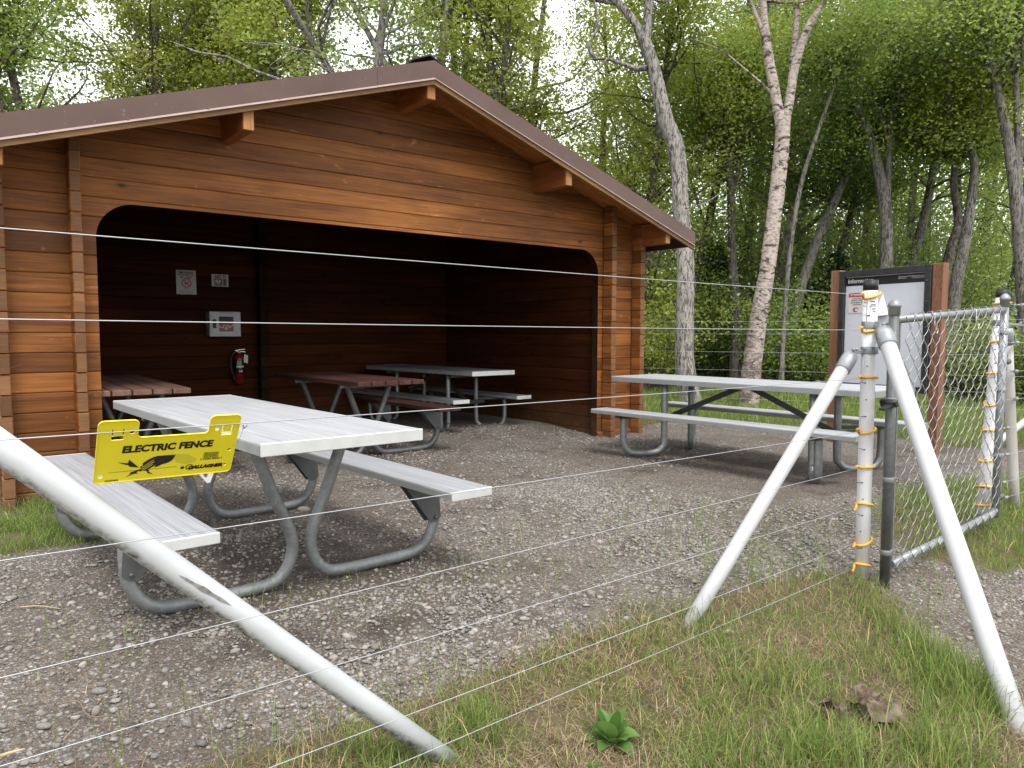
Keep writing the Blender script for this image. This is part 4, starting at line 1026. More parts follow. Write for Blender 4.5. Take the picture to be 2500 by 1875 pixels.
# chain link fabric: interlocked zigzag wires
mb = MB(); nW = 13; x0, x1 = .075, GW-.012; pw = (x1-x0)/nW; nz_ = 11
for i in range(nW+1):
    for sgn in ((1,) if i == 0 else (-1,) if i == nW else (1, -1)):
        pts = []
        for k in range(nz_*2+1):
            f = k/(nz_*2)
            s_a = x0+pw*i+(sgn*pw*.5 if k % 2 else 0)+random.uniform(-.003, .003)
            zb = zA0+.004+(zB0-zA0)*s_a/GW-.012; zt = zA1+.012+(zB1-zA1)*s_a/GW
            p = gp(s_a, zb+(zt-zb)*f)-GN*(.021+(.004 if k % 2 else -.002)*sgn)
            if pts:
                q_ = pts[-1]; m_ = (q_+p)/2; d_ = (p-q_)
                # each leg bows slightly
                pts.append(q_+d_*.22+GD*(.006*sgn*(1 if k % 2 else -1))); pts.append(q_+d_*.5+GD*(.008*sgn*(1 if k % 2 else -1)) - GN*.002); pts.append(q_+d_*.8+GD*(.004*sgn*(1 if k % 2 else -1)))
            pts.append(p)
        mb.tube(pts, .0021, 5, 0, False)
    s_a = x0+pw*i; zt = zA1+.012+(zB1-zA1)*s_a/GW
    if 0 < i < nW: mb.tube([gp(s_a, zt)-GN*.021, gp(s_a+.01, zt+.016)-GN*.012, gp(s_a+.014, zt+.012)+GN*.012, gp(s_a+.008, zt-.02)+GN*.022], .0021, 5, 0, False)
mb.build('chain_link_mesh', M['mesh_wire'], gate)
mb = MB()
for s in (.33, .78): mb.tube([gp(s, zA1+.022+(zB1-zA1)*s/GW)+GN*.01*k-GN*.02+GD*(.012*k) for k in range(4)], .003, 6); mb.tube(smooth_path([gp(s+.02, zA1+.02+.06*s)-GN*.02, gp(s+.015, zA1-.05+.06*s)-GN*.025, gp(s+.045, zA1-.085+.06*s)-GN*.022, gp(s+.06, zA1-.06+.06*s)-GN*.02]), .0024, 6)
mb.build('tie', M['chrome'], gate)

# ------------------------------------------------------------------ second run of fence to the right of the gate
f2 = thing('electric_fence', 'electric fence continuing right of the gate from a leaning white post', 'fence', (4.96, 1.70, ht(4.96, 1.7)))
post_mesh((4.935, 1.70, .04), (5.112, 1.70, 1.446), .0375, f2)
zs2 = []
for v in (280, 545, 745, 940, 1135, 1320, 1510, 1620):
    x_ = 2300+410*.3617-v*.02; zs2.append(float(aty(x_, 640+v*.3617, 1.70)[2]))
for i, z in enumerate(zs2):
    x = 4.935+(5.112-4.935)*(z-.04)/1.406; clips(x, 1.70, [z], .0375, f2, left=1)
    wire((x+.07, 1.70, z), (9.6, 1.5, z+.03), .0013, f2, .01)
    mb = MB(); xx = x+random.uniform(.22, .33); mb.tube([(xx, 1.70-.2*(xx-x)/4.5, z), (xx+.05, 1.70-.2*(xx-x)/4.5, z)], [.010, .010], 8); mb.tube([(xx-.02, 1.699, z), (xx+.07, 1.697, z)], .006, 6); mb.build('tensioner', M['galv_light'], f2)
post_mesh((9.63, 1.50, -.1), (9.63, 1.5, 1.45), .0375, f2, holes=False)
brace((5.515, 1.712, .07), (5.36, 1.752, 1.20), .030, f2, 'pvc_old', post=None)
brace((6.05, .42, .02), (5.205, 1.60, 1.215), .0345, f2, 'pvc', post=(5.085, 1.70))
# ------------------------------------------------------------------ back run behind the open air table
f3 = thing('electric_fence', 'back electric fence of thin wires in front of the trees', 'fence', (9.23, 5.02, 0))
fa, fb = Vector((6.95, 10.02, 0)), Vector((10.95, 1.24, 0))
for p in (fa, fb): post_mesh((p.x, p.y, -.1), (p.x, p.y, 1.44), .035, f3, holes=False)
for z in (1.368, 1.197, .95, .70, .50, .31): wire(fa+Vector((0, 0, z)), fb+Vector((0, 0, z)), .0017, f3, .015)
ff = atz(2398, 1108, 0); tt = atd(2600, 955, float((ff-CP) @ CM[2])+.2); brace(ff, tt, .034, f3, 'pvc')
mb = MB(); c = (fb+fa)/2
pz = aty(2292*1.0, 795, 3.6); 
st_ = atd(2322, 917, 24.0); en = atd(2337, 888, 24.0)
mb.tube([(st_[0]-.05, st_[1], -.05), st_, en], .045, 10); setp(mb.build('marker_stake', M['pvc']), 'short leaning white stake out in the meadow seen through the gate', 'stake')

# ------------------------------------------------------------------ notice board
Rv = Vector((7.65, 3.05, 0)); DV = (Vector((7.81, 4.2, 0))-Rv).normalized(); NV = Vector((-DV.y, DV.x, 0)); EX = -DV; EZ = Vector((0, 0, 1))
nb = thing('notice_board', 'black framed information board between two red brown cedar posts', 'notice board', tuple(Rv+DV*.6))
RB = Matrix((DV, NV*-1, EZ)).transposed()
for d0, d1, zt in ((-.012, .092, 1.862), (1.098, 1.212, 1.868)):
    mb = MB(); mb.box(Rv+DV*((d0+d1)/2)-NV*.02+EZ*(zt/2-.06), (d1-d0, .095, zt+.12), RB, 0, random.random(), .004)
    # incised treatment marks
    for k in range(260 if d0 < .5 else 60):
        zz = random.uniform(.1, zt-.02); dd = random.uniform(d0+.008, d1-.008)
        mb.prism([[(-.0012, -.008), (.0012, -.008), (.0012, .008), (-.0012, .008)]], Rv+DV*dd+NV*.0282+EZ*zz, EX, EZ, 0, 1)
    mb.build('post', [M['cedar'], M['dark_post']], nb)
dl, dr, zb, zt = 1.094, .0955, .60, 1.852
def bp_(d, z, lift): return Rv+DV*d+NV*lift+EZ*z
mb = MB(); fw_ = .062
for a0, b0_, a1, b1_ in ((dl, zt-fw_, dr, zt), (dl, zb, dr, zb+fw_), (dl, zb+fw_, dl-fw_, zt-fw_), (dr+fw_, zb+fw_, dr, zt-fw_)):
    c = bp_((a0+a1)/2, (b0_+b1_)/2, .02); mb.box(c, (abs(a0-a1), .06, abs(b1_-b0_)), RB, 0, .5, .003)
for z in (.75, 1.0, 1.25, 1.5, 1.7): mb.revolve([(.008, 0), (.006, .006)], bp_(dr+.03, z, .052), 8, 1, axis=NV)
mb.build('frame', [M['board_black'], M['bracket']], nb)
mb = MB(); mb.prism([[(0, 0), (dl-dr-.12, 0), (dl-dr-.12, zt-zb-.12), (0, zt-zb-.12)]], bp_(dl-.06, zb+.06, .012), EX, EZ, .02, 0)
mb.prism([[(0, 0), (dl-dr-.12, 0), (dl-dr-.12, .088), (0, .088)]], bp_(dl-.06, 1.692, .0135), EX, EZ, 0, 1)
mb.text('Information', .062, bp_(dl-.085, 1.722, .015), EX, EZ, 2, 'LEFT', .0016)
mb.text('Katmai National Park\nand Preserve', .016, bp_(.445, 1.752, .015), EX, EZ, 2, 'LEFT', .0002)
mb.text('National Park Service\nU.S. Department of the Interior', .016, bp_(.305, 1.752, .015), EX, EZ, 2, 'LEFT', .0002)
mb.build('panel', [M['board_panel'], M['ink'], M['paper']], nb)
mb = MB(); mb.prism([[(0, 0), (.21, .0), (.21, .22), (0, .22)]], bp_(1.0, 1.405, .017), EX, EZ, .001, 0)
mb.prism([[(.006, .168), (.204, .168), (.204, .212), (.006, .212)]], bp_(1.0, 1.405, .0178), EX, EZ, 0, 1)
mb.text('ATTENTION', .028, bp_(.895, 1.586, .0186), EX, EZ, 0, 'CENTER', .0008)
for k, s_ in enumerate(('Campers Gear', 'Katmai Air will take', 'gear brought to the', 'office by 9:00')): mb.text(s_, .0175, bp_(.895, 1.552-.021*k, .0186), EX, EZ, 2, 'CENTER', .0004)
mb.prism([[(.035*math.cos(t), .026*math.sin(t)) for t in np.linspace(.3, 5.2, 20)]+[(.02*math.cos(t)+.006, .015*math.sin(t)) for t in np.linspace(5.2, .3, 20)]], bp_(.905, 1.44, .0186), EX, EZ, 0, 1)
mb.build('poster', [M['paper'], M['red_ink'], M['ink']], nb)
mb = MB(); base = bp_(.62, 1.39, .014)
V = [bp_(.60, 1.605, .02), bp_(.70, 1.40, .016), bp_(.66, 1.36, .06), bp_(.585, 1.37, .075), bp_(.535, 1.38, .016), bp_(.57, 1.46, .05), bp_(.64, 1.47, .045)]
mb.add(V, [(0, 1, 6), (1, 2, 6), (6, 2, 3), (6, 3, 5), (0, 6, 5), (5, 3, 4), (0, 5, 4)], 0, True); mb.build('curled_sheet', M['plastic_sheet'], nb)
# ------------------------------------------------------------------ grass
def blades(name, P, h, w, lean, tone, mat, label, cat, flat=0):
    n = len(P); az = rng.uniform(0, 2*PI, n); fz = rng.uniform(0, 2*PI, n)
    side = np.stack([np.cos(fz), np.sin(fz), np.zeros(n)], 1)*w[:, None]
    ld = np.stack([np.cos(az), np.sin(az), np.zeros(n)], 1)*(lean*h)[:, None]
    up = np.array([0, 0, 1.0])
    hz = h*np.sqrt(np.maximum(.05, 1-np.minimum(lean, .97)**2))
    m1 = P+ld*.16+up*(hz*.40)[:, None]; m2 = P+ld*.52+up*(hz*.78)[:, None]; t = P+ld*1.05+up*(hz*(1-.12*lean))[:, None]
    V = np.stack([P-side*.5, P+side*.5, m1-side*.48, m1+side*.48, m2-side*.33, m2+side*.33, t], 1).reshape(-1, 3)
    b = (np.arange(n)*7)[:, None]
    Q = np.concatenate([b+np.array([0, 1, 3, 2]), b+np.array([2, 3, 5, 4])]); T = b+np.array([4, 5, 6])
    o = np_mesh(name, V, [Q, T], mat, tone=np.concatenate([tone, tone, tone]))
    return setp(o, label, cat, kind='stuff')
def scatter(n, x0, x1, y0, y1, dens, m=.06):
    x = rng.uniform(x0, x1, n); y = rng.uniform(y0, y1, n)
    k = rng.uniform(0, 1, n) < dens(x, y); x, y = x[k], y[k]
    P = np.stack([x, y, HT(x, y)-.004], 1); return P[seen(P, m, .6)]
def fgd(x, y): return np.clip(1-gravel_mask(x, y), 0, 1)
def tuft(x, y, cx, cy, r): return np.exp(-((x-cx)**2+(y-cy)**2)/(r*r))
def lush(x, y):
    """thick clumps: the bank beside the right brace pole, round the post and at the pole feet"""
    xe = np.interp(y, [-1, .5, .84, 1.0, 1.3, 1.55, 1.8], [2.75, 2.8, 2.92, 3.08, 3.27, 3.50, 3.68])
    band = np.exp(-((x-(xe-.16))/.22)**2)*(y < 1.75)
    v = band*np.clip(1.45-1.25*(y-.6), .08, 1)+tuft(x, y, 3.5, 1.7, .2)*.22+tuft(x, y, 2.45, 1.86, .14)*.5+tuft(x, y, 1.36, 1.90, .12)*.7+tuft(x, y, 2.1, 1.12, .16)*.7+tuft(x, y, 2.35, 1.5, .2)*.55+tuft(x, y, 1.95, 1.35, .12)*.5+tuft(x, y, 2.45, .95, .25)*.7+tuft(x, y, 1.05, 1.95, .2)*.5
    return v*fgd(x, y)*np.clip(1-1.4*tuft(x, y, 2.68, .62, .24), 0, 1)
def cl2(x, y, s, seed): return np.clip((lump(x, y, s, seed)-.34)*2.6, 0, 1)
# fresh lawn in the foreground
P1 = scatter(150000, .3, 4.0, .3, 2.5, lambda x, y: np.clip(fgd(x, y)**1.5*(.05+.36*cl2(x, y, 9, 5)**1.5)*(1-.55*tuft(x, y, 3.2, 1.72, .45))+lush(x, y)*.7, 0, 1)*np.clip(1-tuft(x, y, 2.52, 1.13, .17)*1.1, 0, 1)*np.clip(1-tuft(x, y, 2.70, .70, .20)*1.3, 0, 1))
L = np.clip(lush(P1[:, 0], P1[:, 1]), 0, 1); n = len(P1)
h = (.022+.105*rng.uniform(0, 1, n)**2.4)+L*rng.uniform(.02, .20, n)*np.clip(1.6-.6*P1[:, 1], .5, 1.2)
blades('grass', P1, h, rng.uniform(.0016, .0034, n)*(1+.35*L), np.clip(rng.normal(.5, .25, n), .05, .95), np.clip(rng.normal(.42, .22, n)+(rng.uniform(0, 1, n) > .82)*.42*(1-.8*L), 0, 1), M['grass_fg'], 'fresh green grass growing on the near side of the fence', 'grass')
# tall thin stalks along the gravel edge
P2 = scatter(26000, .2, 4.2, 1.3, 3.3, lambda x, y: np.exp(-((gravel_mask(x, y)-.55)/.45)**2)*(.02+.12*cl2(x, y, 6, 8)**2)+tuft(x, y, 3.3, 1.95, .3)*.12+tuft(x, y, 2.5, 1.95, .2)*.08)
n = len(P2); blades('grass_stalks', P2, rng.uniform(.06, .30, n)*np.where(P2[:, 0] > 2.6, 1.25, .7), rng.uniform(.0014, .0028, n), np.clip(rng.normal(.3, .18, n), .03, .9), np.clip(rng.normal(.45, .2, n), 0, 1), M['grass_fg'], 'tall thin grass stalks along the edge of the gravel', 'grass')
# dead thatch and moss
P3 = scatter(190000, .2, 4.0, .3, 2.6, lambda x, y: np.clip(fgd(x, y)**1.5*(.25+.5*cl2(x, y, 5, 12)), 0, 1))
n = len(P3); P3[:, 2] += rng.uniform(.001, .012, n)
blades('dead_thatch', P3, rng.uniform(.02, .085, n), rng.uniform(.0012, .0028, n), np.clip(rng.normal(.90, .10, n), .55, .99), rng.uniform(0, 1, n), M['grass_dry'], 'dead brown grass thatch lying on the soil', 'grass')
P4 = scatter(60000, .4, 3.8, .4, 2.4, lambda x, y: np.clip(fgd(x, y)*np.clip((lump(x, y, 4, 21)-.5)*4, 0, 1)+tuft(x, y, 1.75, 1.72, .22)*.9+tuft(x, y, 1.2, 1.65, .2)*.4, 0, 1))
n = len(P4); blades('moss', P4, rng.uniform(.006, .018, n), rng.uniform(.002, .004, n), rng.uniform(.2, .9, n), rng.uniform(0, 1, n), M['moss'], 'yellow moss patches between the grass', 'moss')
# meadow behind the yard and grass beside the left wing and around the second post
def lawn(x, y): return np.clip(1-gravel_mask(x, y), 0, 1)*np.where(x > 4, 1, 0)*(.5+.5*cl2(x, y, 1.2, 31))
P5 = np.concatenate([scatter(80000, 7.0, 13.5, 1.0, 9.5, lambda x, y: lawn(x, y)), scatter(60000, 11, 24, 1.5, 20, lambda x, y: lawn(x, y)), scatter(22000, 4.2, 7.2, 1.0, 2.6, lambda x, y: lawn(x, y))])
n = len(P5); dist = np.hypot(P5[:, 0], P5[:, 1])
blades('meadow_grass', P5, rng.uniform(.05, .20, n)*np.clip(dist/10, .5, 2.2), rng.uniform(.003, .007, n)*np.clip(dist/10, .7, 2.2), np.clip(rng.normal(.5, .22, n), .05, .9), np.clip(rng.normal(.42, .2, n)+(rng.uniform(0, 1, n) > .88)*.45, 0, 1), M['grass_lawn'], 'rough green meadow grass beyond the gravel yard', 'grass')
P6 = scatter(16000, -.2, .95, 4.6, 6.06, lambda x, y: np.clip(1-gravel_mask(x, y), 0, 1)*(.12+.6*cl2(x, y, 6, 61)))
n = len(P6); blades('wing_grass', P6, rng.uniform(.03, .12, n), rng.uniform(.002, .005, n), np.clip(rng.normal(.5, .2, n), .05, .9), np.clip(rng.normal(.4, .2, n), 0, 1), M['grass_fg'], 'short grass along the foot of the left shelter wing', 'grass')
P7 = scatter(2600, -.2, 4.6, 1.9, 4.0, lambda x, y: gravel_mask(x, y)*np.clip((lump(x, y, 3.5, 44)-.55)*3, 0, 1)*.7)
n = len(P7); blades('sparse_grass', P7, rng.uniform(.015, .05, n), rng.uniform(.0015, .003, n), np.clip(rng.normal(.6, .2, n), .05, .9), np.clip(rng.normal(.45, .2, n), 0, 1), M['grass_fg'], 'sparse grass sprouts coming up through the gravel', 'grass')
P8 = scatter(2800, -.3, 5.5, 1.9, 6, lambda x, y: gravel_mask(x, y)*.9)
n = len(P8); P8[:, 2] += .006
blades('needle_litter', P8, rng.uniform(.02, .09, n), rng.uniform(.0012, .003, n), np.full(n, .985), rng.uniform(0, 1, n), M['grass_dry'], 'dry stalks and needles scattered over the gravel', 'litter')

# ------------------------------------------------------------------ small single things in the grass
def weed(u, v, s, label, n=13):
    p = atz(u, v, -.12); p[2] = ht(p[0], p[1]); T = thing('leafy_weed', label, 'plant', tuple(p), 0, 'broad leaved weeds in the front grass')
    for i in range(n):
        az = i*2.4+random.uniform(-.3, .3); inner = i/n; Ln = s*random.uniform(.8, 1.15)*(1-.25*inner); wd = Ln*random.uniform(.48, .62); up = .35+1.2*inner
        V = []; F = []; N = 7
        d = Vector((math.cos(az), math.sin(az), 0)); sd = Vector((-d.y, d.x, 0))
        for k in range(N+1):
            t = k/N; r = Ln*(t-.18*t*t*(1.3-inner)); z = Ln*(up*t-.55*t*t*(1.2-inner)); c = Vector(p)+d*r*(1.15-.75*inner)+Vector((0, 0, z+.005))
            w = wd*math.sin(PI*min(1, t*.93+.07))**.8*(.25 if t < .12 else 1)*.5
            V += [c-sd*w+Vector((0, 0, w*.35)), c, c+sd*w+Vector((0, 0, w*.35))]
        for k in range(N): F += [(3*k, 3*k+1, 3*k+4, 3*k+3), (3*k+1, 3*k+2, 3*k+5, 3*k+4)]
        mb = MB(); mb.add(V, F, 0, True, random.random()); mb.build('leaf', M['weed'], T)
weed(1490, 1805, .125, 'broad leaved green weed in the grass below the lowest right wire', 16); weed(1448, 1872, .05, 'small young green weed at the bottom edge of the photo', 7)
def dead_leaf(u, v, s, label, rot):
    p = atz(u, v, -.11); p[2] = ht(p[0], p[1])+.055; p = atz(u, v, p[2]-.005)
    mb = MB(); V = []; F = []; N = 9; rr = random.Random(u)
    for k in range(N+1):
        t = k/N; w = math.sin(PI*min(1, .06+t*.9))**.75*.42*(1+.30*rr.uniform(-1, 1))
        for j in range(-2, 3): V.append(((t-.5)*s, j/2*w*s, s*(.10*(j/2)**2*(1+1.2*math.sin(6*t+u))+.10*math.sin(5*t+j*1.1)+rr.uniform(-.025, .025))))
    for k in range(N):
        for j in range(4): F.append((5*k+j, 5*k+j+1, 5*k+j+6, 5*k+j+5))
    Rm = Matrix.Rotation(rot, 3, 'Z') @ Matrix.Rotation(.5, 3, 'Y') @ Matrix.Rotation(.4*math.sin(u), 3, 'X')
    mb.add([Rm @ Vector(q) for q in V], F, 0, True, rr.uniform(.2, .9)); o = mb.build('dead_leaf', M['dead_leaf']); o.location = (p[0], p[1], p[2]); setp(o, label, 'leaf', 'large dry leaves in the grass')
dead_leaf(2032, 1728, .10, 'folded brown dry leaf, leftmost of the cluster in the right hand grass', .6)
dead_leaf(2115, 1705, .115, 'upright brown dry leaf, middle of the cluster in the right hand grass', 1.9)
dead_leaf(2165, 1738, .12, 'dark brown dry leaf lying right in the cluster in the right hand grass', 2.9)
dead_leaf(2122, 1835, .06, 'grey brown crumpled leaf near the bottom edge below the leaf cluster', .2)
dead_leaf(2258, 1790, .055, 'narrow dry leaf at the foot of the lush grass by the right brace pole', 1.3)
def stick(pts, r, label, mat='twig', cat='twig', grp='sticks and stalks on the ground'):
    mb = MB(); Q = []
    for u, v in pts:
        p = atz(u, v, -.08); z = ht(p[0], p[1]); p = atz(u, v, z+.010); Q.append(p)
    Q = smooth_path(Q, 4); mb.tube(Q, list(np.linspace(r, r*.45, len(Q))), 6); setp(mb.build('twig', M[mat]), label, cat, grp)
stick([(140, 1720), (190, 1712), (218, 1748), (290, 1748), (350, 1772)], .0032, 'forked dark twig on the gravel at lower left')
stick([(50, 1482), (95, 1479), (148, 1486)], .003, 'pale dry stalk on the gravel at the left edge', 'straw')
stick([(0, 1846), (30, 1836), (62, 1828)], .006, 'broken pale stick at the bottom left corner', 'straw')
stick([(572, 1680), (610, 1660), (640, 1640)], .004, 'reddish brown twig on the gravel left of the near brace pole')
stick([(970, 1668), (1020, 1650), (1072, 1624)], .003, 'thin twig on the gravel just above the front grass')
stick([(1690, 1790), (1780, 1788), (1800, 1788)], .0025, 'straw stalk lying across the middle of the front grass', 'straw')
stick([(2300, 1786), (2355, 1785), (2412, 1785)], .0028, 'long yellow grass stalk lying across the lush grass', 'straw')
# ------------------------------------------------------------------ trees
def rings(V, F, pts, rad, n, wob=.06, seed=0):
    """append a wobbly tube to V (list of arrays), F"""
    pts = np.asarray(pts, float); N = len(pts); base = sum(len(v) for v in V)
    T = np.gradient(pts, axis=0); T /= np.linalg.norm(T, axis=1, keepdims=True)+1e-9
    u = np.array([1.0, 0, 0]) if abs(T[0][0]) < .8 else np.array([0, 1.0, 0]); an = np.arange(n)*2*PI/n; out = []
    r = np.random.default_rng(seed); ph_ = r.uniform(0, 6.3, 4)
    for i in range(N):
        u = u-T[i]*(u@T[i]); u /= np.linalg.norm(u); w = np.cross(T[i], u)
        k = 1+wob*(np.sin(2*an+ph_[0]+i*.23)*.6+np.sin(3*an+ph_[1]-i*.31)*.5+r.normal(0, .35, n))
        out.append(pts[i]+(np.cos(an)*k*rad[i])[:, None]*u+(np.sin(an)*k*rad[i])[:, None]*w)
    V.append(np.concatenate(out)); i = (np.arange(N-1)[:, None]*n); j = np.arange(n)[None]; j2 = (j+1) % n
    F.append(base+np.stack([i+j, i+j2, i+n+j2, i+n+j], 2).reshape(-1, 4))
def bend(p, d, L, n, r, up=.25, jit=.18):
    """a wandering branch path"""
    pts = [p]; d = d/np.linalg.norm(d)
    for k in range(n):
        d = d+r.normal(0, jit, 3)+np.array([0, 0, up/n]); d /= np.linalg.norm(d); pts.append(pts[-1]+d*L/n)
    return np.array(pts)
def leaves(C, per, spread, size, r, flat=.7):
    """leaf quads round the cluster centres C"""
    n = len(C)*per; c = np.repeat(C, per, 0)+r.normal(0, 1, (n, 3))*np.array([spread, spread, spread*flat])
    k = seen(c, .10, .22); c = c[k]; n = len(c)
    a = r.normal(0, 1, (n, 3)); a /= np.linalg.norm(a, axis=1, keepdims=True); a[:, 2] = a[:, 2]*.6-.25
    nn = r.normal(0, 1, (n, 3))+np.array([0, 0, .9]); b = np.cross(nn, a); b /= np.linalg.norm(b, axis=1, keepdims=True)+1e-9
    a /= np.linalg.norm(a, axis=1, keepdims=True)
    s = size*r.uniform(.6, 1.25, n)[:, None]; fold = np.cross(a, b)*s*.16
    V = np.stack([c-a*s*.5, c-a*s*.05+b*s*.36+fold, c+a*s*.55, c-a*s*.05-b*s*.36+fold], 1)
    return V.reshape(-1, 3), n, np.repeat(np.arange(len(C)), per)[k]
def tree(name, label, cat, group, stems, bark_m, leaf_m, nb, bl, zb, per, size, spread=.2, twigs=5, clusters=4, seed=0, elev=(.0, .9), limbs=(), dead=0, rings_n=12, fil=1.0, tone=(.5, .22), dropz=0):
    """stems: list of (points, radii); branches start on the stems above height zb"""
    r = np.random.default_rng(seed+100); V = []; F = []; C = []
    p0 = np.asarray(stems[0][0][0], float)
    T = thing(name, label, cat, (p0[0], p0[1], ht(p0[0], p0[1])), 0, group)
    allp = []
    for k, (pts, rad) in enumerate(stems):
        sp = np.array(smooth_path(pts, 6)); rr = np.interp(np.linspace(0, 1, len(sp)), np.linspace(0, 1, len(rad)), rad)
        rings(V, F, sp, rr, rings_n, .07, seed+k); allp.append((sp, rr))
    for pts, rad in limbs:
        sp = np.array(smooth_path(pts, 5)); rr = np.linspace(rad, rad*.3, len(sp)); rings(V, F, sp, rr, 7, .08, seed)
    wts = np.array([np.sum(s[:, 2] > zb)+.001 for s, _ in allp]); wts = wts/wts.sum()
    for b in range(nb):
        s, rr = allp[r.choice(len(allp), p=wts)]; ok = np.where(s[:, 2] > zb)[0]
        if not len(ok): continue
        i = int(r.choice(ok)); f = i/len(s); az = r.uniform(0, 2*PI); el = r.uniform(*elev)
        L = bl*r.uniform(.5, 1.1)*(1.15-.6*max(0, (s[i, 2]-zb)/max(.1, s[-1, 2]-zb)))
        br = bend(s[i], np.array([math.cos(az)*math.cos(el), math.sin(az)*math.cos(el), math.sin(el)]), L, 6, r, .3)
        r0 = min(rr[i]*.55, .012*L+.008)
        rings(V, F, br, np.linspace(r0, r0*.25, len(br)), 5, 0, b)
        for t in range(twigs):
            q = br[int(r.integers(2, len(br)))]; d = r.normal(0, 1, 3); d[2] = d[2]*.5+.15
            tw = bend(q, d, L*r.uniform(.18, .42), 4, r, -.1 if dropz else .1, .25)
            if b % 2 == 0: rings(V, F, tw, np.linspace(r0*.3, r0*.1, len(tw)), 3, 0, b)
            if r.uniform() > dead: C += [tw[int(r.integers(1, len(tw)))] for _ in range(clusters)]
    o = np_mesh('trunk', np.concatenate(V), np.concatenate(F), bark_m, T, smooth=True)
    if C and per:
        C = np.array(C); C = C[r.uniform(0, 1, len(C)) < fil]
        LV, n, ci = leaves(C, per, spread, size, r)
        if n:
            ct = r.normal(0, 1, len(C)); tn = np.clip(tone[0]+tone[1]*(.7*ct[ci]+.7*r.normal(0, 1, n)), 0, 1)
            np_mesh('crown', LV, np.arange(n*4).reshape(-1, 4), leaf_m, T, tone=tn)
    return T
def D_(pts, dep):
    """points read off the photo (2212 px wide view) at a survey distance"""
    return [atd(x*K, y*K, dep+(dd[0] if dd else 0)) for x, y, *dd in pts]
def foot(p, dz=-.25): q = np.array(p, float); q[2] = ht(q[0], q[1])+dz; return q
def stem(pts, dep, w, base=True):
    """pts in view pixels from the foot up, w: widths in view pixels"""
    P = D_(pts, dep); R = [k*.5*K*dep/FPX for k in w]
    if base: P = [foot(P[0])]+P; R = [R[0]*1.35]+R
    return (P, R)
# the two big trunks right of the shelter
A_ = stem([(1490, 868), (1480, 790), (1480, 700), (1481, 610), (1479, 530), (1471, 450), (1467, 375), (1458, 312), (1440, 265), (1427, 215), (1412, 150), (1392, 88)], 12.2, [48, 43, 39, 36, 34, 35, 36, 37, 34, 31, 29, 30])
A2 = stem([(1394, 95), (1400, 40), (1404, -20), (1420, -120), (1440, -260)], 12.2, [21, 19, 17, 13, 8], False)
A3 = stem([(1394, 97), (1372, 50), (1335, 8), (1280, -40), (1200, -120)], 12.2, [20, 17, 15, 12, 7], False)
tree('grey_barked_tree', 'big crooked grey barked tree rising just behind the right end of the shelter roof', 'tree', 'trees behind the shelter', [A_, A2, A3], M['bark_grey'], M['leaf_mid'], 26, 2.4, 6.6, 12, .055, seed=1, rings_n=20,
     limbs=[(D_([(1396, 146), (1375, 148), (1345, 138), (1310, 127), (1275, 128)], 12.2), .055), (D_([(1290, 130), (1272, 100), (1290, 60), (1285, 10), (1275, -30)], 12.2), .035), (D_([(1312, 127), (1270, 170), (1240, 190)], 12.1), .018), (D_([(1480, 450), (1520, 440), (1560, 415)], 12.0), .018)])
B_ = stem([(1618, 872), (1624, 790), (1640, 680), (1657, 590), (1668, 500), (1680, 400), (1690, 310), (1691, 262)], 11.6, [41, 39, 37, 34, 31.5, 30, 30, 31])
B2 = stem([(1690, 285), (1675, 205), (1661, 130), (1652, 60), (1648, 0), (1640, -120)], 11.6, [24, 22, 20, 18, 15, 9], False)
B3 = stem([(1692, 285), (1706, 215), (1718, 140), (1745, 60), (1782, 0), (1830, -90)], 11.6, [22, 20, 18, 16, 12, 7], False)
B4 = stem([(1707, 205), (1713, 120), (1720, 60), (1720, 0), (1718, -60)], 11.75, [15, 14, 12, 11, 8], False)
tree('birch_tree', 'pale pinkish birch with forked trunk leaning right, in front of the dark trees', 'tree', 'trees behind the shelter', [B_, B2, B3, B4], M['bark_birch'], M['leaf_mid'], 26, 2.2, 6.4, 12, .055, seed=2, rings_n=20,
     limbs=[(D_([(1672, 205), (1640, 175), (1610, 150), (1560, 110), (1500, 85)], 11.6), .02), (D_([(1654, 90), (1640, 50), (1625, 10), (1610, -50)], 11.6), .045)])
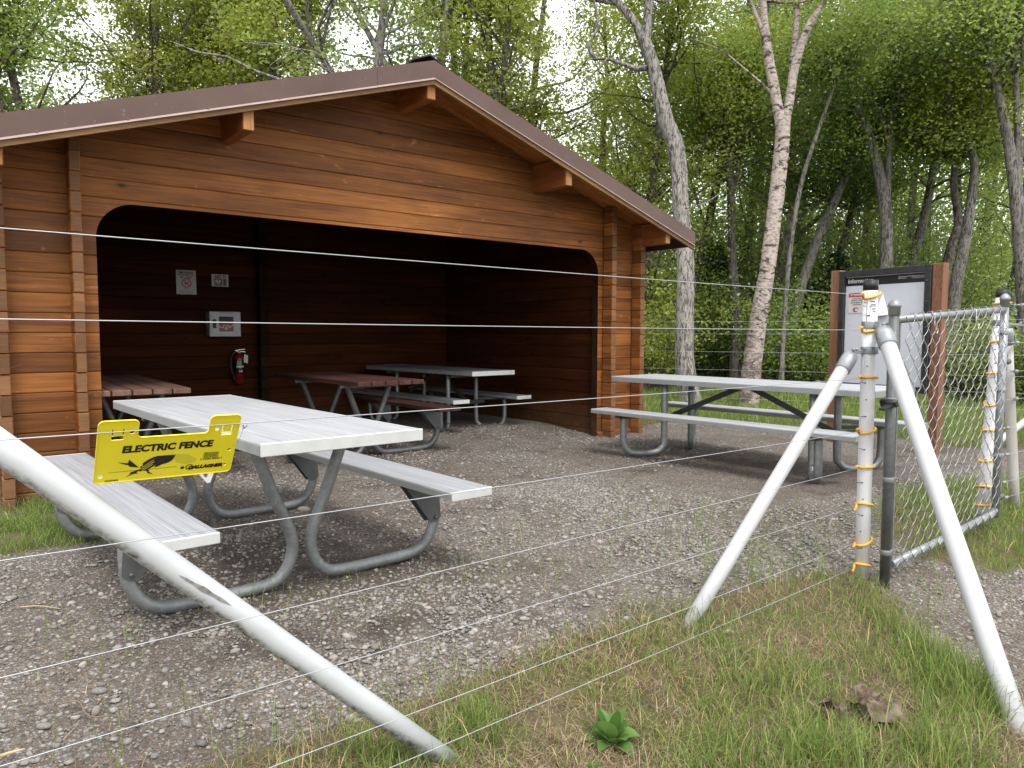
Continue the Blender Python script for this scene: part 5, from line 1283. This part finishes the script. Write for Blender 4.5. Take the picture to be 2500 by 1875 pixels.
# dark trunks of the wood behind
W_G = 'trees of the wood right of the shelter'
wood_list = [
 ('slim grey tree between the two big trunks, bare to half its height', [stem([(1588, 800), (1592, 690), (1582, 560), (1580, 440), (1572, 330), (1555, 220), (1540, 150)], 15.5, [24, 20, 18, 17, 15, 12, 8]), stem([(1580, 430), (1602, 330), (1612, 250), (1608, 180)], 15.5, [10, 9, 7, 5], False)], 'bark_dark', 'leaf_mid', 60, 2.6, 3.3),
 ('leaning grey tree right of the pale birch with a long slanting stem', [stem([(1700, 780), (1725, 640), (1765, 520), (1810, 420), (1850, 330), (1868, 270)], 16, [26, 22, 19, 16, 12, 8])], 'bark_mid', 'leaf_mid', 56, 2.6, 3.2),
 ('dark tree forking into a tall curved limb above the notice board', [stem([(1912, 800), (1908, 690), (1915, 560), (1914, 470), (1900, 380), (1870, 270), (1840, 180), (1830, 90)], 14.8, [34, 30, 28, 27, 22, 18, 14, 9]), stem([(1916, 480), (1918, 380), (1925, 260), (1940, 180), (1960, 90), (1962, -20)], 14.8, [15, 14, 12, 11, 9, 7], False)], 'bark_mid', 'leaf_mid', 70, 2.7, 3.6),
 ('thin dark leaning stem low behind the middle of the wood', [stem([(1790, 700), (1800, 640), (1812, 560), (1835, 480), (1850, 400)], 18, [24, 20, 17, 14, 9])], 'bark_dark', 'leaf_dark', 44, 2.4, 2.8),
 ('black stemmed tree with a kink, left of a pair above the right cedar post', [stem([(2030, 700), (2040, 600), (2055, 530), (2070, 480), (2060, 400), (2066, 330)], 15.2, [22, 20, 19, 17, 14, 10])], 'bark_dark', 'leaf_mid', 48, 2.4, 3.4),
 ('tall grey tree, right of a pair above the right cedar post', [stem([(2052, 760), (2065, 620), (2085, 520), (2098, 430), (2104, 350), (2085, 280), (2100, 180)], 14.6, [26, 24, 22, 20, 16, 12, 8])], 'bark_mid', 'leaf_fresh', 56, 2.5, 3.8),
 ('mottled pale tree at the right edge of the photo with two upright limbs', [stem([(2225, 800), (2212, 640), (2203, 520), (2195, 420), (2182, 330), (2165, 240), (2140, 130), (2125, 40)], 13.2, [34, 30, 28, 27, 22, 18, 13, 9]), stem([(2196, 420), (2200, 320), (2195, 200), (2190, 80), (2200, -30)], 13.2, [18, 16, 14, 12, 9], False)], 'bark_mid', 'leaf_mid', 60, 2.5, 4.2),
 ('distant pale striped trunk between the notice board and the right edge', [stem([(1990, 740), (1992, 620), (2000, 520), (2004, 430)], 21, [22, 20, 18, 14])], 'bark_mid', 'leaf_mid', 50, 3.0, 3.8),
 ('very thin pale stem slanting up right of the pale birch', [stem([(1690, 760), (1705, 560), (1730, 400), (1768, 280), (1800, 190), (1815, 130)], 13.4, [11, 10, 9, 8, 7, 5])], 'bark_mid', 'leaf_mid', 30, 1.7, 4.4),
]
for i, (lab, st_, bk, lf, nb_, bl_, zb_) in enumerate(wood_list):
    tree('woodland_tree', lab, 'tree', W_G, st_, M[bk], M[lf], int(nb_*.7), bl_, zb_+1.3, 15, .07, spread=.24, twigs=6, clusters=4, seed=20+i, tone=(.45, .2))
# generic trees placed by survey: (view x, distance, height, crown start, spread, leaf, label, density)
def auto(x, dep, hgt, zb, bl, lf, lab, nb=60, bk='bark_dark', grp=W_G, r0=.13, per=15, size=.07, fil=1.0, twigs=6, name='woodland_tree', lean=0, sp=.26, tone=(.45, .2), dead=0, elev=(.0, .9)):
    p = atd(x*K, 835, dep); r = np.random.default_rng(abs(int(x*7+dep*13))+5); p = foot(p, -.2); pts = [p]; d = np.array([r.normal(0, .05)+lean, r.normal(0, .05), 1.0])
    for k in range(6): d = d+np.append(r.normal(0, .07, 2), 0); pts.append(pts[-1]+d/np.linalg.norm(d)*hgt/6)
    stems = [(pts, list(np.linspace(r0, r0*.25, 7)))]
    q = pts[3]; d2 = np.array([r.normal(0, .45), r.normal(0, .45), 1.0]); s2 = [q]
    for k in range(4): s2.append(s2[-1]+d2/np.linalg.norm(d2)*hgt*.12); d2 = d2*np.array([.8, .8, 1])
    stems.append((s2, list(np.linspace(r0*.55, r0*.15, 5))))
    tree(name, lab, 'tree', grp, stems, M[bk], M[lf], nb, bl, zb, per, size, spread=sp, twigs=twigs, clusters=4, seed=abs(int(x+dep*3)), fil=fil, tone=tone, dead=dead, elev=elev)
L_G = 'trees showing above the shelter roof'
auto(-60, 14.5, 10, 4.2, 2.3, 'leaf_mid', 'leafy tree at the far left edge above the roof slope', 54, grp=L_G, name='poplar_tree', tone=(.5, .22), sp=.17, per=22)
auto(95, 14.0, 9.5, 4.4, 2.0, 'leaf_mid', 'dark trunked leafy tree above the left end of the roof, left of the sky gap', 59, grp=L_G, name='poplar_tree', tone=(.5, .22), sp=.17, per=22)
auto(190, 17.5, 10.5, 5.0, 2.0, 'leaf_mid', 'thinner leafed tree behind the sky gap at upper left', 22, grp=L_G, name='poplar_tree', fil=.7, sp=.17, per=22)
auto(345, 14.5, 11, 4.6, 2.1, 'leaf_fresh', 'bright yellow green tree just right of the sky gap at upper left', 62, grp=L_G, name='poplar_tree', bk='bark_mid', sp=.17, per=22)
auto(455, 15.5, 11, 4.8, 2.1, 'leaf_fresh', 'bright yellow green tree above the middle of the left roof slope', 52, grp=L_G, name='poplar_tree', bk='bark_mid', sp=.17, per=22)
auto(575, 15.0, 11, 4.8, 2.1, 'leaf_fresh', 'fresh green bushy crown above the roof, left of the bare grey branches', 59, grp=L_G, name='poplar_tree', bk='bark_mid', sp=.17, per=22)
auto(690, 16.5, 11, 5.0, 2.1, 'leaf_fresh', 'green crown partly behind the bare grey branches above the roof', 44, grp=L_G, name='poplar_tree', bk='bark_mid', sp=.17, per=22)
auto(775, 12.8, 9.5, 4.6, 2.2, 'leaf_mid', 'nearly bare grey branched tree above the roof left of the ridge', 39, grp=L_G, name='poplar_tree', bk='bark_grey', fil=.30, r0=.12, dead=.2, sp=.17, per=22)
auto(868, 13.6, 10, 4.6, 1.9, 'leaf_mid', 'sparse grey tree with pale sky behind it, just left of the roof ridge', 34, grp=L_G, name='poplar_tree', bk='bark_grey', fil=.55, sp=.17, per=22)
auto(985, 14.6, 10, 4.4, 2.0, 'leaf_mid', 'open crowned tree right above the roof ridge', 39, grp=L_G, name='poplar_tree', bk='bark_mid', fil=.7, sp=.17, per=22)
auto(1095, 14.0, 10, 4.0, 2.0, 'leaf_fresh', 'light green open tree above the upper right roof slope', 39, grp=L_G, name='poplar_tree', bk='bark_mid', fil=.75, sp=.17, per=22)
auto(1190, 15.5, 10, 3.4, 2.2, 'leaf_fresh', 'yellow green tree with dark stem above the right roof slope', 47, grp=L_G, name='poplar_tree', fil=.8, sp=.17, per=22)
auto(1290, 17.5, 8.6, 1.7, 2.3, 'leaf_fresh', 'dense bright tree low behind the right roof slope, left of the crooked grey trunk', 70, grp=W_G, tone=(.5, .2))
auto(1385, 16.0, 8.4, 1.3, 2.2, 'leaf_fresh', 'dense green tree directly behind the crooked grey trunk', 68, grp=W_G, tone=(.4, .2))
auto(1480, 18.5, 12, 2.3, 2.5, 'leaf_mid', 'dark green tree right behind the crooked grey trunk', 52, grp=W_G)
auto(1560, 20.0, 13, 2.7, 2.6, 'leaf_mid', 'tall green tree filling the gap between the crooked trunk and the pale birch', 56, grp=W_G)
auto(1655, 17.5, 12, 3.7, 2.4, 'leaf_mid', 'dark leafy tree right behind the pale birch', 52, grp=W_G, bk='bark_mid')
auto(1745, 19.5, 13, 3.3, 2.6, 'leaf_mid', 'green tree behind the slanting stem right of the birch', 56, grp=W_G, bk='bark_mid')
auto(1830, 21.5, 13, 2.9, 2.7, 'leaf_mid', 'tall tree deep in the wood left of the notice board', 52, grp=W_G)
auto(1905, 18.0, 12.5, 4.1, 2.5, 'leaf_fresh', 'lighter green tree high above the notice board', 52, grp=W_G, tone=(.35, .2), bk='bark_mid')
auto(1985, 19.0, 13, 3.7, 2.5, 'leaf_fresh', 'yellow green tree behind the dark pair of stems right of the notice board', 52, grp=W_G, tone=(.38, .2), bk='bark_mid')
auto(2070, 20.5, 12, 3.1, 2.5, 'leaf_mid', 'green tree deep in the wood above the chain link gate', 45, grp=W_G)
auto(2150, 18.5, 11, 2.7, 2.4, 'leaf_mid', 'open green tree left of the mottled trunk at the right edge', 38, grp=W_G, fil=.85)
auto(2240, 20.0, 12, 2.5, 2.5, 'leaf_mid', 'green tree cut by the right edge of the photo', 44, grp=W_G)
# shrubs and undergrowth
def shrub(x, y, dep, w, h, lf, lab, n=26, size=.07, per=12, name='shrub', tone=(.5, .2)):
    p = atd(x*K, y*K, dep); p = foot(p, 0); r = np.random.default_rng(int(x+y)); V = []; F = []; C = []
    T = thing(name, lab, 'shrub', tuple(p), 0, 'shrubs along the edge of the wood')
    for k in range(n):
        az = r.uniform(0, 2*PI); s = bend(p+np.array([math.cos(az), math.sin(az), 0])*w*.18*r.uniform(0, 1), np.array([math.cos(az)*.55*w/h, math.sin(az)*.55*w/h, 1.0]), h*r.uniform(.6, 1.1), 6, r, .05, .16)
        rings(V, F, s, np.linspace(.012, .004, len(s)), 4, 0, k)
        for j in range(2, 7):
            for _ in range(2): C.append(s[j]+r.normal(0, .10*w, 3)*np.array([1, 1, .7]))
    np_mesh('stems', np.concatenate(V), np.concatenate(F), M['bark_dark'], T, smooth=True)
    C = np.array(C); LV, m, ci = leaves(C, per, .13*max(.7, w*.6), size, r); ct = r.normal(0, 1, len(C))
    if m: np_mesh('foliage', LV, np.arange(m*4).reshape(-1, 4), M[lf], T, tone=np.clip(tone[0]+tone[1]*(.7*ct[ci]+.7*r.normal(0, 1, m)), 0, 1))
for a in [(1408, 820, 14.5, 1.3, 2.2, 'leaf_fresh', 'light green bush right against the right end of the shelter'),
          (1440, 800, 17, 2.0, 2.6, 'leaf_mid', 'green bush behind the foot of the crooked grey trunk'),
          (1535, 800, 17.5, 2.2, 2.6, 'leaf_dark', 'dark bush between the feet of the two big trunks'),
          (1590, 790, 19.5, 2.4, 3.4, 'leaf_dark', 'tall dark bush behind the slim grey stem'),
          (1700, 800, 15.5, 2.2, 2.4, 'leaf_mid', 'leafy bush right of the foot of the pale birch'),
          (1775, 800, 14.6, 2.0, 2.3, 'leaf_mid', 'leafy bush left of the cedar notice board posts'),
          (1840, 790, 17.5, 2.4, 3.8, 'leaf_shrub', 'tall light leaved bush behind the left cedar post'),
          (1960, 790, 18.0, 2.6, 3.6, 'leaf_shrub', 'tall light leaved bush behind the notice board'),
          (2010, 790, 21, 2.6, 4.0, 'leaf_mid', 'green thicket behind the right cedar post'),
          (2095, 770, 12.5, 1.15, 1.7, 'leaf_shrub', 'young bright tipped bush behind the top of the gate'),
          (2225, 780, 11.8, .8, 1.35, 'leaf_shrub', 'young bright tipped bush at the right edge of the photo behind the second post'),
          (2180, 790, 23.5, 3.2, 4.2, 'leaf_mid', 'tall green thicket behind the grey blue camper'),
          (1680, 790, 22.5, 3.0, 4.4, 'leaf_dark', 'dark thicket deep behind the pale birch'),
          (1480, 790, 22, 3.0, 4.0, 'leaf_mid', 'green thicket deep behind the crooked grey trunk'),
          (1770, 790, 22.5, 3.0, 4.4, 'leaf_dark', 'dark thicket deep behind the slanting stem')]:
    shrub(*a, n=int(20+12*a[3]))
for x_, dep_, w_, h_, lf_, lab_ in (
    (1445, 20.5, 2.8, 4.6, 'leaf_mid', 'tall leafy thicket in the wood behind the crooked grey trunk'),
    (1530, 19.0, 2.6, 5.2, 'leaf_mid', 'tall leafy thicket filling the gap left of the slim grey tree'),
    (1615, 21.0, 3.0, 5.4, 'leaf_mid', 'tall leafy thicket seen just left of the pale birch'),
    (1715, 18.5, 2.6, 4.8, 'leaf_mid', 'tall leafy thicket seen just right of the pale birch'),
    (1795, 20.5, 3.0, 5.4, 'leaf_mid', 'tall leafy thicket behind the leaning grey tree'),
    (1880, 20.0, 2.8, 5.0, 'leaf_mid', 'tall leafy thicket behind the forking dark tree'),
    (1960, 21.5, 3.0, 5.6, 'leaf_fresh', 'tall light green thicket above the right half of the notice board'),
    (2040, 18.5, 2.4, 4.4, 'leaf_mid', 'tall leafy thicket behind the pair of dark stems'),
    (2125, 24.5, 3.2, 5.6, 'leaf_mid', 'tall leafy thicket above the gate and behind the camper'),
    (2215, 25.0, 3.0, 5.2, 'leaf_mid', 'tall leafy thicket at the right edge behind the mottled trunk')):
    shrub(x_, 790, dep_, w_, h_, lf_, lab_, n=56, size=.075, per=16, tone=(.42, .2))
# low spruce left of the cedar post
def spruce(x, y, dep, h, w, lab):
    p = foot(atd(x*K, y*K, dep), 0); r = np.random.default_rng(int(x)); V = []; F = []; C = []
    T = thing('spruce_tree', lab, 'tree', tuple(p), 0, 'young spruces under the wood')
    s = np.array([p, p+np.array([0, 0, h])]); s = np.array(smooth_path(s, 8)); rings(V, F, s, np.linspace(.05, .008, len(s)), 7)
    for k in range(150):
        f = r.uniform(.04, .98); az = r.uniform(0, 2*PI); L = w*(1-f)**.8*r.uniform(.7, 1.1)+.08
        b = bend(p+np.array([0, 0, f*h]), np.array([math.cos(az), math.sin(az), .12]), L, 5, r, -.25, .06); rings(V, F, b, np.linspace(.008, .002, len(b)), 3)
        for q in b[1:]: C += [q+r.normal(0, .04, 3) for _ in range(2)]
    np_mesh('trunk', np.concatenate(V), np.concatenate(F), M['bark_dark'], T, smooth=True)
    LV, m, ci = leaves(np.array(C), 7, .06, .075, r); np_mesh('crown', LV, np.arange(m*4).reshape(-1, 4), M['needle'], T, tone=r.uniform(0, 1, m))
spruce(1795, 790, 17.0, 3.0, 1.2, 'young dark spruce left of the cedar notice board post'); spruce(1535, 790, 19, 3.6, 1.5, 'dark drooping spruce between the crooked trunk and the birch')
# the wood beyond: one mass
r = np.random.default_rng(77); C = []; V = []; F = []
for k in range(400):
    x = r.uniform(-250, 2500); dep = r.uniform(25, 46); b = atd(x*K, 835, dep); b[2] = 0
    top = r.uniform(7, 13) if x > 1250 else r.uniform(6.0, 9.5)*dep/30
    w = r.uniform(1.2, 2.4)
    if k % 4 == 0: rings(V, F, [b, b+np.array([r.normal(0, .4), r.normal(0, .4), top*.55]), b+np.array([r.normal(0, .8), r.normal(0, .8), top])], [.16, .11, .04], 6, .05, k)
    m = int(15 if x > 1250 else 5)
    f = r.uniform(.03 if x > 1250 else .3, 1, m)**.8; C.append(b+np.stack([r.normal(0, w, m)*(1.1-.6*f), r.normal(0, w, m)*(1.1-.6*f), f*top], 1))
C = np.concatenate(C); LV, m, ci = leaves(C, 22, .48, .17, r)
tr = np.concatenate(V); nv = len(tr)
ct = r.normal(0, 1, len(C))
wood_o = np_mesh('far_wood', np.concatenate([tr, LV]), [np.concatenate(F), nv+np.arange(m*4).reshape(-1, 4)], [M['bark_dark'], M['leaf_mid']], tone=np.concatenate([np.zeros(len(np.concatenate(F))), np.clip(.42+.2*(.8*ct[ci]+.6*r.normal(0, 1, m)), 0, 1)]), mi=np.concatenate([np.zeros(len(np.concatenate(F)), int), np.ones(m, int)]))
setp(wood_o, 'dense green wood far behind the shelter and the meadow', 'wood', kind='stuff')

# ------------------------------------------------------------------ camper half hidden behind the bushes
cp_ = foot(atd(2205*K, 800, 21.5), 0); u_ = np.array([_r[0], _r[1], 0]); v_ = np.array([_fw[0], _fw[1], 0]); v_ /= np.linalg.norm(v_)
Rc = Matrix((u_, v_, (0, 0, 1))).transposed().to_3x3() if False else Matrix(((u_[0], v_[0], 0), (u_[1], v_[1], 0), (0, 0, 1)))
CA = thing('camper', 'grey blue camper roof half hidden behind bushes at the right edge', 'camper', tuple(cp_))
cv = lambda a, b, c: Vector(cp_)+Rc @ Vector((a, b, c))
mb = MB(); mb.prism([[(-1.6, .45), (3.2, .45), (3.2, 1.95), (3.0, 2.08), (-1.35, 2.08), (-1.6, 1.95)]], cv(0, -.95, 0), Rc @ Vector((1, 0, 0)), (0, 0, 1), 1.9, 0); mb.build('body', M['camper'], CA)
mb = MB(); mb.box(cv(-.5, -.955, 1.5), (.9, .03, .45), Rc, bev=.01); mb.box(cv(1.2, -.955, 1.5), (1.0, .03, .45), Rc, bev=.01); mb.build('window', M['glass_dark'], CA)
for a in (-.8, 2.3):
    mb = MB(); mb.revolve([(.2, 0), (.34, .01), (.34, .2), (.2, .21)], cv(a, -.98, .34), 18, axis=tuple(v_)); mb.build('wheel', M['rubber'], CA)
mb = MB(); mb.box(cv(.15, -.3, 2.14), (.6, .5, .13), Rc, bev=.04); mb.build('roof_vent', M['paper'], CA)
mb = MB(); mb.box(cv(1.2, -.4, 2.12), (.35, .35, .1), Rc, bev=.03); mb.build('roof_hatch', M['cab_white'], CA)
# ------------------------------------------------------------------ camera, sky, light
cam = bpy.data.cameras.new('camera'); co = bpy.data.objects.new('camera', cam); COL.objects.link(co)
cam.sensor_fit = 'HORIZONTAL'; cam.sensor_width = 36; cam.lens = 36*FPX/PW; cam.clip_start = .05; cam.clip_end = 2000
Rm = Matrix((CM[0], CM[1], -CM[2])).transposed()
co.matrix_world = Matrix.Translation(Vector(CP)) @ Rm.to_4x4(); SC.camera = co
SUN_EL, SUN_AZ = math.radians(56), math.radians(200)   # azimuth clockwise from +Y
w = bpy.data.worlds.new('World'); SC.world = w; w.use_nodes = True; nt = w.node_tree; nt.nodes.clear()
sky = nt.nodes.new('ShaderNodeTexSky'); sky.sky_type = 'NISHITA'; sky.sun_disc = False; sky.sun_elevation = SUN_EL; sky.sun_rotation = SUN_AZ; sky.dust_density = 4; sky.air_density = 1
hs = nt.nodes.new('ShaderNodeHueSaturation'); hs.inputs['Saturation'].default_value = .10; hs.inputs['Value'].default_value = 1.0
mx = nt.nodes.new('ShaderNodeMix'); mx.data_type = 'RGBA'; mx.inputs[0].default_value = .72; mx.inputs[7].default_value = (CLOUD, CLOUD*1.015, CLOUD*1.05, 1)
bg = nt.nodes.new('ShaderNodeBackground'); bg.inputs['Strength'].default_value = .12; out_ = nt.nodes.new('ShaderNodeOutputWorld')
nt.links.new(sky.outputs[0], hs.inputs['Color']); nt.links.new(hs.outputs[0], mx.inputs[6]); nt.links.new(mx.outputs[2], bg.inputs[0]); nt.links.new(bg.outputs[0], out_.inputs[0])
sl = bpy.data.lights.new('sun', 'SUN'); so_ = bpy.data.objects.new('sun', sl); COL.objects.link(so_)
sl.energy = 1.5; sl.angle = math.radians(16); sl.color = (1, .96, .90)
dv = Vector((math.sin(SUN_AZ)*math.cos(SUN_EL), math.cos(SUN_AZ)*math.cos(SUN_EL), math.sin(SUN_EL)))
so_.rotation_euler = dv.to_track_quat('Z', 'Y').to_euler(); so_.location = (0, 0, 30)
SC.view_settings.view_transform = 'Standard'; SC.view_settings.look = 'None'; SC.view_settings.gamma = 1; SC.view_settings.use_curve_mapping = False
SC.view_settings.exposure = EXPO
SC.render.engine = 'CYCLES'; SC.cycles.max_bounces = 8; SC.cycles.diffuse_bounces = 4; SC.cycles.transparent_max_bounces = 4
